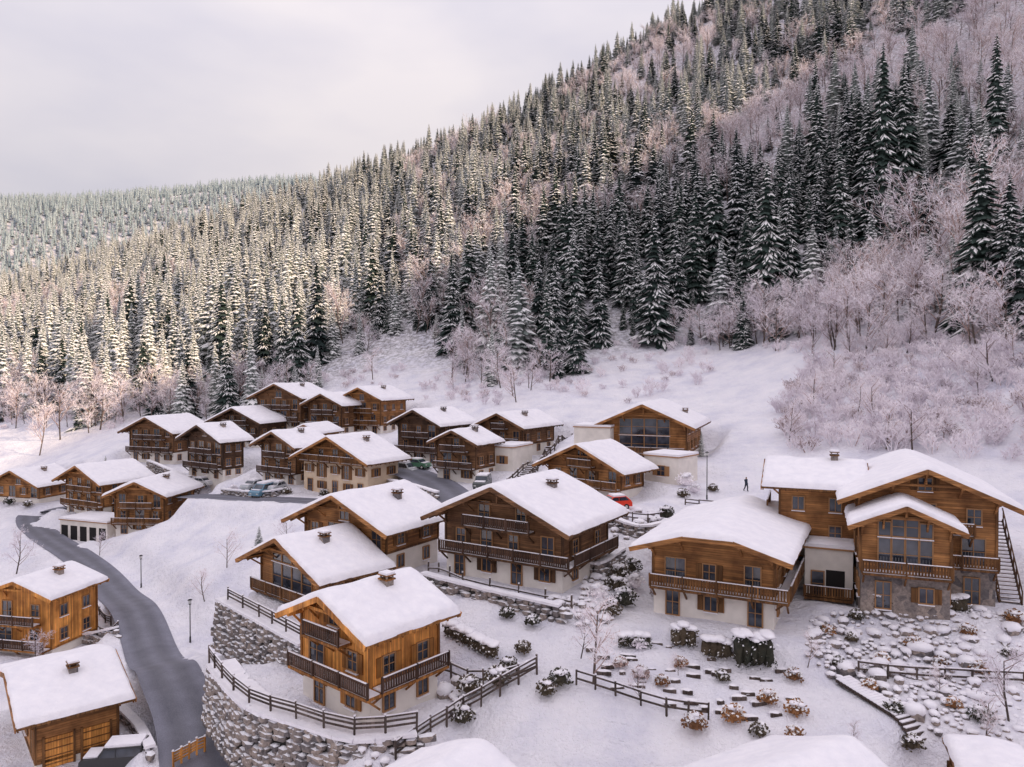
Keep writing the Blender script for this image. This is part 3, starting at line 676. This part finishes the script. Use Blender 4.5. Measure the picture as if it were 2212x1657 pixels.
for i in range(len(x)):
    X_,Y_=x[i],y[i]; dft=Y_-foot(X_)
    if c1[i]<0 or c2[i]<0: continue
    infront=False
    if Y_<260:
        d2=(hx[:,0]-X_)**2+(hx[:,1]-Y_)**2
        if d2.min()<14: continue
        infront=bool(((np.abs(hx[:,0]-X_)<5)&(hx[:,1]>Y_)&(hx[:,1]-Y_<14)).any())
    nz=noise.noise((X_*.013,Y_*.013,3.3))+.5*noise.noise((X_*.04,Y_*.04,7)); nz2=noise.noise((X_*.02,Y_*.02,9.1))
    pc=.88+nz*1.15
    if X_>60 and Y_<300: pc-=.4
    if X_>10 and X_<75 and Y_>165 and Y_<300: pc+=.4
    if dft<14: pc-=.5
    if -50<X_<8 and dft<55: pc-=.3
    if X_<-70: pc+=.25 if dft>30 else -.1
    if X_>150: pc-=.2
    r_=random.random
    if r_()<pc:
        dark=r_()<.36+nz2*.9+(.45 if (0<X_<90 and Y_<300) else 0)-(.3 if X_<-100 else 0)
        s=random.choice((random.uniform(.35,.75),random.uniform(.7,1.35),random.uniform(.8,1.15)))*(.98 if Y_>330 else 1.1); 
        if infront: s=min(s,.35)
        nm_=("c%d_spruce"%random.randrange(4)) if dark else ("b%d_spruce"%random.randrange(4))
        if Y_<230 and dark: nm_="a%d_spruce"%random.randrange(4); s*=.9
        pts.append((X_,Y_,z[i]-.4,r_()*6.28,s,IDX[nm_],random.uniform(.8,1.15)))
    else:
        nm_=("e%d_tree"%random.randrange(3)) if r_()<.5 else ("f%d_tree"%random.randrange(3))
        if dft<4: nm_="f%d_tree"%random.randrange(3)
        pts.append((X_,Y_,z[i]-.2,r_()*6.28,random.uniform(.6,1.15)*(.6 if infront else 1),IDX[nm_],1.15))
scatter("forest",pts)
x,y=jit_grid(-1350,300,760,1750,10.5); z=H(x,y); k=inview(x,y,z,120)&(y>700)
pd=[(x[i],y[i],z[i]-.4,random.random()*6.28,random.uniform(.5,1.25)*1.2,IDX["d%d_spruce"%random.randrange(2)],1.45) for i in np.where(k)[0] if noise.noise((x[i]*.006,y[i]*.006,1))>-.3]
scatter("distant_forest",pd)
def fill(poly,s,kinds,smin,smax,prob=1):
    pa=np.array(poly); x,y=jit_grid(pa[:,0].min(),pa[:,0].max(),pa[:,1].min(),pa[:,1].max(),s); k=polysd(x,y,poly)<0; x,y=x[k],y[k]; z=H(x,y)
    return [(x[i],y[i],z[i]-.1,random.random()*6.28,random.uniform(smin,smax),IDX[random.choice(kinds)],random.uniform(1,1.4)) for i in range(len(x)) if random.random()<prob]
G=["g0_bush","g1_bush","g2_bush"]; Fk=["f0_tree","f1_tree","f2_tree"]
big=reg([(1700,975),(1680,880),(1750,790),(1900,740),(2212,720),(2420,760),(2420,1000),(2212,1000),(1900,985)])
th=fill(big,2.5,G+["h0_bush"],.6,1.5)+fill(big,8,Fk,.4,.65,.7)
th+=fill(reg([(1450,740),(1600,690),(1900,690),(2212,690),(2212,760),(1800,770),(1650,760)]),3.0,G+Fk,.6,1.2)
th+=fill(reg([(1180,800),(1330,740),(1520,750),(1560,820),(1300,880)]),4.0,G+["h0_bush"],.5,1.1,.6)
th+=fill(reg([(880,860),(1000,760),(1180,760),(1250,840),(1100,880)]),3.0,G+["f0_tree","h0_bush"],.4,1.0,.75)
th+=fill(reg([(0,930),(0,870),(250,880),(560,850),(560,900),(300,930)]),4,G+["f0_tree","e0_tree","e1_tree"],.5,.9,.8)
th+=fill(reg([(560,890),(560,840),(700,800),(860,770),(900,820),(700,850)]),3.5,G+["h0_bush","f1_tree"],.4,.9,.6)
scatter("thicket",th)
# ------------------------------------------------------------------ stone walls, fences
def stone_wall(px,z_or_none,hgt,name="stone_retaining_wall",row=.45,cap=True):
    mb=MB(); r=random.Random(len(px)*7+int(px[0][0]))
    if z_or_none is not None: pts=[Vector((*at_z(u,v,z_or_none),z_or_none)) for u,v in px]
    else: pts=[Vector(ground(u,v))+Vector((0,0,hgt*.8)) for u,v in px]
    pts=smooth_line(pts,1.2)
    for a,b in zip(pts[:-1],pts[1:]):
        d=(b-a); L=Vector((d.x,d.y)).length; 
        if L<.05: continue
        dn=Vector((d.x,d.y,0)).normalized(); nn=Vector((dn.y,-dn.x,0))
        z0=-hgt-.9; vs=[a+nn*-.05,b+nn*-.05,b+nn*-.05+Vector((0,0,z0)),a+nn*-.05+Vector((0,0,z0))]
        mb.add(vs,[(0,1,2,3)],M_gapshade)
        rows=int((hgt+.9)/row)
        for k in range(rows):
            s=-r.uniform(0,.4)
            while s<L:
                w=r.uniform(.35,1.3); hh=row*r.uniform(.8,1.6); c=a+dn*(s+w/2)+Vector((0,0,d.z*s/L-k*row-row/2+r.uniform(-.16,.16)))+nn*(k*.05+r.uniform(-.05,.08))
                v_,f_=ICO1; th_=math.atan2(dn.y,dn.x); q=v_*(1+rng.normal(0,.09,(len(v_),1))); q=np.sign(q)*np.abs(q)**.72
                q=q*np.array((w*.5,.3,hh*.5)); q=q@np.array([[math.cos(th_),math.sin(th_),0],[-math.sin(th_),math.cos(th_),0],[0,0,1]])
                mb.add((q+np.array(c)).tolist(),f_,M_stone); s+=w*.93
        if cap:
            o_=nn*(-.8 if z_or_none is not None else 0); wd_=2.1 if z_or_none is not None else .7
            mb.beam(a+o_+Vector((0,0,.08+r.uniform(0,.05))),b+o_+Vector((0,0,.09)),wd_,.2,M_snow)
    return mb.obj(name)
stone_wall(W1px[:4],T1z-.02,3.2); stone_wall(W1px[3:],T1z-.02,.9)
stone_wall(W2px,TCz-.02,3.4)
stone_wall([(915,1262),(1000,1285),(1100,1310),(1210,1335)],None,1.1)
stone_wall([(320,1008),(370,1030),(432,1056)],None,1.5)
stone_wall([(815,1045),(880,1060),(945,1080)],None,1.2)
stone_wall([(1240,1235),(1290,1250),(1345,1215)],None,1.6)
stone_wall([(1310,1135),(1380,1160),(1440,1150)],None,1.3)
stone_wall([(480,1068),(560,1075),(610,1068)],None,1.0)
stone_wall([(255,1545),(300,1590),(325,1640)],None,1.0)
stone_wall([(95,1375),(180,1385),(250,1372)],None,.9)
def fence(px,z=None,h=1.1,rails=2,name="wooden_fence",sp=2.2,zo=0,m=None):
    mb=MB(); m=m or M_rdark; rr=random.Random(int(px[0][0]))
    if z is not None: pts=[Vector((*at_z(u,v,z),z+zo)) for u,v in px]
    else: pts=[Vector(ground(u,v)) for u,v in px]
    l=smooth_line(pts,sp)
    if z is None: l=[Vector((p.x,p.y,H(p.x,p.y))) for p in l]
    for p in l:
        j=Vector((rr.uniform(-.04,.04),rr.uniform(-.04,.04),rr.uniform(-.05,.05))); mb.beam(p-Vector((0,0,.4)),p+Vector((0,0,h))+j,.11,.11,m); mb.beam(p+Vector((0,0,h+.003))+j,p+Vector((0,0,h+.08))+j,.13,.13,M_snow)
    for a,b in zip(l[:-1],l[1:]):
        for k in range(rails):
            zz=Vector((0,0,h*(.38+.5*k/(max(1,rails-1)))+rr.uniform(-.03,.03))); mb.beam(a+zz,b+zz,.05,.12,m)
        mb.beam(a+zz+Vector((0,0,.085)),b+zz+Vector((0,0,.085)),.07,.05,M_snow)
    return mb.obj(name)
fence([(u,v-8) for u,v in W1px],T1z,1.1,3,zo=.15)
fence([(492,1300),(560,1337),(650,1387)],TCz,1.1,3,zo=.15)
fence([(855,1645),(930,1590),(1000,1545),(1080,1500),(1160,1455)],None,1.3,3)
fence([(940,1455),(1010,1480),(1080,1480),(1160,1452)],None,1.1,2)
fence([(1245,1478),(1330,1505),(1440,1540),(1530,1552)],None,1.0,2)
fence([(1855,1455),(1980,1468),(2100,1475),(2212,1480)],None,.9,2)
fence([(110,1352),(180,1352),(255,1362)],None,1.0,2)
fence([(190,1290),(215,1330),(240,1350)],None,1.0,3)
fence([(925,1235),(1000,1258),(1120,1285),(1235,1310)],None,.9,1)
fence([(375,1660),(408,1642),(442,1625)],None,1.2,4,sp=1.2,m=WOODS['orange'][0])
fence([(1480,1092),(1540,1098),(1590,1096)],None,.9,2)
fence([(1330,1120),(1400,1128),(1450,1118)],None,.9,2)
def stairs(px0,px1,n,w,name="outdoor_steps",rail=True):
    a=Vector(ground(*px0)); b=Vector(ground(*px1)); mb=MB(); d=(b-a); dn=Vector((d.x,d.y,0)).normalized(); q=Vector((-dn.y,dn.x,0))
    for i in range(n):
        c=a.lerp(b,(i+.5)/n); c.z=H(c.x,c.y)+.1
        mb.beam(c-q*w/2,c+q*w/2,.34,.22,M_rdark); mb.beam(c-q*w/2+Vector((0,0,.15)),c+q*w/2+Vector((0,0,.15)),.26,.07,M_snow)
    if rail:
        for s in (-1,1):
            pr=None
            for i in range(0,n+1,3):
                c=a.lerp(b,i/n)+q*s*(w/2+.2); c.z=H(c.x,c.y); mb.beam(c-Vector((0,0,.3)),c+Vector((0,0,1.2)),.2,.2,M_rdark); mb.beam(c+Vector((0,0,1.2)),c+Vector((0,0,1.32)),.24,.24,M_snow)
                if pr: mb.beam(pr+Vector((0,0,1)),c+Vector((0,0,1)),.16,.16,M_rdark); mb.beam(pr+Vector((0,0,.5)),c+Vector((0,0,.5)),.12,.12,M_rdark)
                pr=c.copy()
    return mb.obj(name)
stairs((1100,1062),(1225,935),40,1.8); stairs((1990,1610),(1820,1470),22,1.2,rail=False)
# ------------------------------------------------------------------ garden
rr=random.Random(5)
def rockery(px,nmax,smin,smax,name="rock_garden",gap=1.15):
    mb=MB(); gp=reg(px); pa=np.array(gp); pl=[]
    for _ in range(nmax*6):
        if len(pl)>=nmax: break
        a=rr.uniform(pa[:,0].min(),pa[:,0].max()); b=rr.uniform(pa[:,1].min(),pa[:,1].max()); s=smin+(smax-smin)*rr.random()**2.2
        if polysd(np.array([a]),np.array([b]),gp)[0]>0: continue
        if any((a-c[0])**2+(b-c[1])**2<((s+c[2])*gap)**2 for c in pl): continue
        pl.append((a,b,s))
    zz=H(np.array([p[0] for p in pl]),np.array([p[1] for p in pl]))
    for (a,b,s),z in zip(pl,zz):
        e=rr.uniform(.85,1.5); ro=rr.uniform(0,3.1)
        blob(mb,(a,b,z+s*.2),(s*e,s,s*.85),M_stone,.22,ICO1,rot=ro,smooth=False)
        blob(mb,(a,b+.15*s,z+s*.55),(s*e*1.02,s*1.0,s*.55),M_snow,.12,ICO2,rot=ro)
    mb.obj(name)
rockery([(1755,1335),(2212,1325),(2300,1500),(2212,1600),(2010,1590),(1840,1480),(1740,1425)],560,.14,.7,gap=.9)
rockery([(540,1575),(640,1582),(765,1618),(900,1604),(860,1700),(560,1700)],140,.25,.75,gap=.72)
rockery([(925,1470),(985,1470),(1030,1535),(985,1560)],30,.25,.6,gap=.7)
rockery([(1235,1205),(1345,1200),(1350,1290),(1260,1290)],45,.25,.7,gap=.7)
rockery([(1180,1300),(1240,1290),(1330,1340),(1260,1360)],25,.2,.5,gap=.8)
rockery([(1320,1110),(1440,1105),(1450,1165),(1330,1180)],35,.25,.7,gap=.7)
mb=MB()
gp2=reg([(1270,1400),(1420,1390),(1700,1430),(1760,1560),(1560,1560),(1300,1480)]); pa=np.array(gp2)
x,y=jit_grid(pa[:,0].min(),pa[:,0].max(),pa[:,1].min(),pa[:,1].max(),1.15); k=polysd(x,y,gp2)<0; x,y=x[k],y[k]; z=H(x,y)
for i in range(len(x)):
    if rr.random()<.3: continue
    L=rr.uniform(.2,.6); a=rr.uniform(-.25,.15); d=Vector((math.cos(a),math.sin(a),0))*L
    c=Vector((x[i],y[i],z[i]+.03)); mb.beam(c-d,c+d,.14,.22,M_rdark); blob(mb,(c.x,c.y+.24,c.z+.04),(L*1.15,.3,.13),M_snow,.12,ICO2,rot=a)
mb.obj("terrace_edging")
def shrub(name,loc,r,leaf,sn=.5,n=260,h=1.0):
    mb=MB(); q=random.Random(int(loc[0]*100))
    blob(mb,(0,0,r*.5*h),(r*.62,r*.62,r*.5*h),leaf,.2,ICO1)
    for i in range(n):
        a=q.uniform(0,6.28); e=q.uniform(-.2,1.5); rad=r*q.uniform(.55,1.08)
        p=Vector((math.cos(a)*math.cos(e)*rad,math.sin(a)*math.cos(e)*rad,r*.45*h+math.sin(e)*rad*h*.9)); s=q.uniform(.05,.11)+r*.05
        u_=Vector((q.uniform(-1,1),q.uniform(-1,1),q.uniform(-1,1))).normalized()*s; w_=u_.orthogonal().normalized()*s
        m_=M_tsnow if (q.random()<sn and e>.3) else leaf
        mb.add([p-u_,p+w_*.6,p+u_,p-w_*.6],[(0,1,2,3)],m_)
    for i in range(3): blob(mb,(q.uniform(-.3,.3)*r,q.uniform(-.3,.3)*r,r*h*(1.15+q.uniform(-.1,.1))),(r*.42,r*.4,r*.15),M_snow,.15,ICO2)
    return mb.obj(name,loc=loc)
for u,v,r,lf in [(1585,1560,.8,M_leaf),(1715,1470,.6,M_leaf),(1660,1520,.65,M_leaf),(1500,1575,.75,M_leaf),(1720,1545,.7,M_leaf),(1718,1600,.6,M_leaf),(1975,1400,.6,M_leaf),(2090,1372,.6,M_leaf),(2115,1455,.6,M_leaf),(1905,1430,.5,M_leaf),(1385,1465,.6,M_twig),(1810,1440,.5,M_hedge),(1930,1540,.6,M_hedge),(2120,1560,.7,M_hedge),(1970,1620,.7,M_hedge),(1380,1400,.6,M_twigs),(1350,1310,1.1,M_hedge),(1320,1330,.9,M_hedge),(1370,1270,.9,M_twigs),(1340,1250,1.0,M_hedge),(1015,1500,.9,M_hedge),(1075,1480,.9,M_hedge),(1100,1450,.7,M_hedge),(1210,1480,.8,M_hedge),(1180,1500,.7,M_hedge),(1480,1050,1.2,M_twigs),(1440,1120,1.0,M_hedge),(1465,1015,1.2,M_twigs),(1290,1290,.8,M_twigs),(1500,1065,.9,M_twigs),(1475,1075,.8,M_hedge),(1000,1560,.8,M_hedge),(1150,1350,.6,M_hedge),(1095,1335,.6,M_hedge),(1420,1290,.7,M_twig),(1130,1410,.6,M_hedge),(930,1275,.6,M_hedge),(1540,1062,.7,M_hedge),(620,1068,.8,M_hedge),(505,1062,.8,M_twigs),(700,1072,.8,M_hedge),(900,1072,.7,M_hedge),(100,1320,.8,M_hedge),(20,1090,1.0,M_hedge),(60,1095,.9,M_hedge),(1850,1340,.6,M_hedge),(2190,1345,.7,M_leaf),(1790,1370,.5,M_leaf),(1840,1385,.45,M_hedge),(2030,1440,.5,M_leaf),(2180,1420,.5,M_hedge),(1880,1490,.5,M_leaf),(2060,1530,.5,M_leaf),(1430,1480,.5,M_leaf),(1340,1440,.5,M_twig),(1560,1470,.5,M_hedge),(1470,1440,.5,M_leaf),(1640,1590,.6,M_hedge),(1330,1275,.9,M_hedge),(1365,1235,.9,M_hedge)]:
    shrub("snowy_shrub",ground(u,v),r,lf,.3 if lf is M_hedge else .5)
def hedge(p0,p1,h,dp,m=M_hedge):
    mb=MB(); a=Vector(ground(*p0)); b=Vector(ground(*p1)); q=random.Random(int(p0[0])); L=(b-a).length; k=max(3,int(L/.4))
    for i in range(k):
        c=a.lerp(b,(i+.5)/k); hh=h*q.uniform(.88,1.1); blob(mb,(c.x,c.y,c.z+hh*.45),(.42,dp*q.uniform(.85,1.1),hh*.55),m,.15,ICO1,smooth=False); blob(mb,(c.x,c.y,c.z+hh*1.0),(.5,dp*1.05,.18),M_snow,.15)
        for j in range(80):
            p=c+Vector((q.uniform(-.4,.4),q.uniform(-dp*1.2,dp*.4),q.uniform(0,hh))); s=.1; u_=Vector((q.uniform(-1,1),q.uniform(-1,1),q.uniform(-1,1))).normalized()*s; w_=u_.orthogonal().normalized()*s
            mb.add([p-u_,p+w_*.6,p+u_,p-w_*.6],[(0,1,2,3)],m if q.random()<.82 else M_tsnow)
    mb.obj("hedge")
hedge((1885,1318),(2085,1322),1.25,.5); hedge((1588,1432),(1665,1436),2.1,.9); hedge((1452,1392),(1500,1394),1.4,.6); hedge((1520,1412),(1575,1420),1.2,.6); hedge((965,1368),(1070,1420),.9,.6); hedge((1340,1392),(1400,1396),.8,.5)
for i,(u,v,vt) in enumerate([(1282,1475,1290),(2180,1560,1400),(490,1228,1150),(75,1440,1370),(35,1240,1150),(620,1175,1120),(1842,1610,1555),(442,1300,1230),(85,985,875),(130,950,840),(1745,1440,1370),(1465,1460,1410),(2130,1600,1500),(1385,1520,1440),(215,1200,1150),(690,1240,1180),(1255,1420,1330),(2030,1500,1440),(1985,650,400),(2060,670,430),(1900,660,540),(2095,590,340),(1800,690,570),(1940,700,560),(1150,740,620),(1040,740,600),(900,720,600)]):
    x,y,z=ground(u,v); hh=P(u,vt,y)[2]-z; src=(BF if i not in(8,9,18,19,21,24,25,26) else BT)[i%3]
    o=bpy.data.objects.new("bare_tree",src.data); sc.collection.objects.link(o); s=hh/((10+i%3) if src in BF else 14+i%3)
    o.location=(x,y,z); o.scale=(s*1.15,s*1.15,s); o.rotation_euler[2]=i
# ------------------------------------------------------------------ street lamps
M_lampglass=mat("lamp_glass",(.6,.6,.58),.3)
def lamp(u,v,vt):
    x,y,z=ground(u,v); h=P(u,vt,y)[2]-z; h=max(3.5,min(6,h)); mb=MB()
    mb.cyl((0,0,-.3),(0,0,.7),.11,.09,M_dkmetal); mb.cyl((0,0,.7),(0,0,h-.6),.06,.045,M_dkmetal)
    mb.cyl((0,0,h-.6),(0,0,h-.5),.12,.14,M_dkmetal); mb.cyl((0,0,h-.5),(0,0,h-.15),.13,.2,M_lampglass,6,False); mb.cyl((0,0,h-.15),(0,0,h),.26,.05,M_dkmetal,6); mb.cyl((0,0,h),(0,0,h+.08),.14,.04,M_snow)
    mb.obj("street_lamp",loc=(x,y,z))
for a in [(1527,1082,975),(305,1272,1198),(411,1390,1293),(526,1650,1530),(215,1165,1120)]: lamp(*a)
# ------------------------------------------------------------------ vehicles
M_tyre=mat("tyre_rubber",(.02,.02,.02),.8)
def car(u,v,yaw,col,kind='hatch',snow=True,name="parked_car"):
    x,y,z=ground(u,v); paint=mat(name+"_paint",col,.35,spec=.6); mb=MB()
    if kind=='hatch': L,Wd,prof=3.9,1.7,[(-1.95,.35),(-1.92,.75),(-1.7,.95),(-.9,1.02),(-.35,1.45),(1.2,1.5),(1.75,1.05),(1.92,.8),(1.95,.35)]; win=[(-.8,1.03),(-.32,1.4),(1.12,1.44),(1.55,1.05)]
    elif kind=='suv': L,Wd,prof=4.3,1.85,[(-2.15,.45),(-2.12,1.0),(-1.95,1.12),(-.85,1.2),(-.55,1.8),(2.0,1.85),(2.12,1.1),(2.15,.45)]; win=[(-.74,1.2),(-.48,1.72),(1.9,1.76),(1.98,1.2)]
    else: L,Wd,prof=5.0,1.95,[(-2.5,.4),(-2.48,.95),(-2.2,1.15),(-1.7,1.25),(-1.0,2.0),(2.4,2.1),(2.48,1.2),(2.5,.4)]; win=[(-1.55,1.27),(-.98,1.9),(2.2,1.95),(2.25,1.27)]
    n_=len(prof)
    def wd(zz): return Wd/2*(1 if zz<1.05 else 1-.16*(zz-1.05))
    vs=[(a,-wd(b),b) for a,b in prof]+[(a,wd(b),b) for a,b in prof]
    mb.add(vs,[tuple(range(n_)),tuple(range(n_,2*n_))[::-1]]+[(i,i+n_,(i+1)%n_+n_,(i+1)%n_) for i in range(n_)],paint)
    for s in (-1,1):
        q=[(a,s*(wd(b)+.012),b) for a,b in win]; mb.add(q,[(0,1,2,3)],M_glass)
        mb.beam((.3,s*(wd(1.2)+.02),win[0][1]),(.3,s*(wd(win[1][1])+.02),win[1][1]),.03,.08,paint,up=Vector((0,1,0)))
        for wx in (-L*.31,L*.31): mb.cyl((wx,s*(Wd/2-.2),.32),(wx,s*(Wd/2+.02),.32),.33,.33,M_tyre,14); mb.cyl((wx,s*(Wd/2+.02),.32),(wx,s*(Wd/2+.035),.32),.18,.17,M_lampglass,10)
    def pane(i,j):
        a,b=prof[i],prof[j]; p=Vector((a[0],0,a[1])).lerp(Vector((b[0],0,b[1])),.12); q=Vector((a[0],0,a[1])).lerp(Vector((b[0],0,b[1])),.9)
        nn=Vector((-(b[1]-a[1]),0,b[0]-a[0])).normalized()*.012
        mb.add([(p.x+nn.x,-wd(p.z)+.1,p.z+nn.z),(p.x+nn.x,wd(p.z)-.1,p.z+nn.z),(q.x+nn.x,wd(q.z)-.1,q.z+nn.z),(q.x+nn.x,-wd(q.z)+.1,q.z+nn.z)],[(0,1,2,3)],M_glass)
    pane(3,4); pane(5,6)
    for s in (-.6,.6): mb.box(prof[1][0]-.03,prof[1][0]+.05,s-.16,s+.16,.62,.78,M_lampglass)
    if snow:
        a,b=prof[4],prof[5]; mb.box(a[0]+.08,b[0]-.08,-wd(b[1])+.08,wd(b[1])-.08,min(a[1],b[1])+.02,b[1]+.16,M_snow); mb.box(prof[2][0]+.05,prof[3][0]-.1,-.7,.7,prof[3][1]-.04,prof[3][1]+.07,M_snow)
    mb.obj(name,loc=(x,y,z+.03),rz=yaw)
car(1325,1100,.3,(.8,.05,.02),'hatch'); car(872,1026,2.6,(.6,.62,.64),'van',name="parked_van"); car(572,1072,1.2,(.12,.25,.35),'van',name="parked_van")
car(440,1050,2.7,(.6,.6,.62),'hatch'); car(1042,1056,1.4,(.08,.09,.09),'suv'); car(250,1660,.15,(.02,.02,.022),'suv'); car(545,1058,1.2,(.4,.42,.45),'hatch'); car(905,1012,2.6,(.08,.2,.12),'hatch'); car(595,1062,1.3,(.5,.52,.55),'hatch')
# ------------------------------------------------------------------ walking person
def person(u,v):
    x,y,z=ground(u,v)
    J=[(0,0,.95),(0,0,1.2),(0,.02,1.42),(0,.02,1.52),(0,.0,1.64),(0,0,1.74),(.18,.02,1.4),(.24,.1,1.14),(.22,-.02,.9),(.22,-.08,.82),(-.18,.02,1.4),(-.24,-.04,1.14),(-.22,-.2,.95),(-.22,-.26,.89),(.1,0,.9),(.12,-.12,.5),(.12,-.08,.08),(.12,-.24,.03),(-.1,0,.9),(-.12,.08,.5),(-.12,.3,.12),(-.12,.18,.03)]
    Ed=[(0,1),(1,2),(2,3),(3,4),(4,5),(2,6),(6,7),(7,8),(8,9),(2,10),(10,11),(11,12),(12,13),(0,14),(14,15),(15,16),(16,17),(0,18),(18,19),(19,20),(20,21)]
    Rd=[.17,.17,.18,.07,.11,.09,.1,.075,.055,.045,.1,.075,.055,.045,.12,.09,.065,.05,.12,.09,.065,.05]
    me=bpy.data.meshes.new("walking_person"); me.from_pydata(J,Ed,[]); o=bpy.data.objects.new("walking_person",me); sc.collection.objects.link(o)
    o.modifiers.new("skin",'SKIN'); 
    if not me.skin_vertices: 
        bpy.context.view_layer.objects.active=o; bpy.ops.object.select_all(action='DESELECT'); o.select_set(True)
        try: bpy.ops.mesh.customdata_skin_add()
        except Exception: pass
    for i,r in enumerate(Rd): me.skin_vertices[0].data[i].radius=(r,r*.85)
    me.skin_vertices[0].data[0].use_root=True
    s=o.modifiers.new("sub",'SUBSURF'); s.levels=1; s.render_levels=2
    def bp(nt,b):
        tc=N(nt,"ShaderNodeTexCoord").outputs["Object"]; sp=N(nt,"ShaderNodeSeparateXYZ"); nt.links.new(tc,sp.inputs[0])
        dv=N(nt,"ShaderNodeMath",operation='DIVIDE'); nt.links.new(sp.outputs[2],dv.inputs[0]); dv.inputs[1].default_value=2
        r=ramp(nt,dv.outputs[0],[(.0,(.02,.02,.02)),(.06,(.03,.03,.05)),(.455,(.03,.04,.06)),(.755,(.45,.28,.2)),(.83,(.05,.03,.02))]); r.color_ramp.interpolation='CONSTANT'; nt.links.new(r.outputs[0],b.inputs["Base Color"])
    me.materials.append(mat("winter_clothes",(.04,.04,.05),.9,bp)); o.location=(x,y,z+.05); o.rotation_euler[2]=.6
person(1612,1062)
# ------------------------------------------------------------------ world, sun, camera
w=bpy.data.worlds.new("World"); sc.world=w; w.use_nodes=True; nt=w.node_tree; bg=nt.nodes["Background"]
el=math.radians(23.5); sd=Vector((.90*math.cos(el),-.43*math.cos(el),math.sin(el))).normalized()
sky=N(nt,"ShaderNodeTexSky",sky_type='NISHITA'); sky.sun_disc=False; sky.sun_elevation=el; sky.sun_rotation=math.atan2(sd.x,sd.y)
tc=N(nt,"ShaderNodeTexCoord").outputs["Generated"]; mp=N(nt,"ShaderNodeMapping"); mp.inputs["Scale"].default_value=(1,1,2.5); nt.links.new(tc,mp.inputs[0])
cn=noise_n(nt,1.6,5,mp.outputs[0],.5)
cl=ramp(nt,cn.outputs[0],[(.35,(.67,.65,.78)),(.65,(1.0,.92,.94))]).outputs[0]
sp=N(nt,"ShaderNodeSeparateXYZ"); nt.links.new(tc,sp.inputs[0])
zg=N(nt,"ShaderNodeMapRange"); nt.links.new(sp.outputs[2],zg.inputs[0]); zg.inputs[1].default_value=.2; zg.inputs[2].default_value=1; zg.inputs[3].default_value=7.7; zg.inputs[4].default_value=15.5
vm=N(nt,"ShaderNodeVectorMath",operation='SCALE'); nt.links.new(cl,vm.inputs[0]); nt.links.new(zg.outputs[0],vm.inputs["Scale"])
nt.links.new(mixc(nt,.9,sky.outputs[0],vm.outputs[0]),bg.inputs[0]); bg.inputs[1].default_value=.105
sl=bpy.data.lights.new("sun",'SUN'); sl.energy=5.0; sl.angle=math.radians(.6); sl.color=(1,.77,.52)
so=bpy.data.objects.new("sun",sl); sc.collection.objects.link(so); so.rotation_euler=sd.to_track_quat('Z','Y').to_euler(); so.location=(100,-50,200)
cd=bpy.data.cameras.new("camera"); cam=bpy.data.objects.new("camera",cd); sc.collection.objects.link(cam)
cd.sensor_width=36; cd.lens=36*F/2212; cd.clip_end=6000; cam.location=(0,0,CZ); cam.rotation_euler=(math.pi/2-TH,0,0); sc.camera=cam
sc.view_settings.view_transform='Standard'; sc.view_settings.look='None'; sc.view_settings.exposure=0
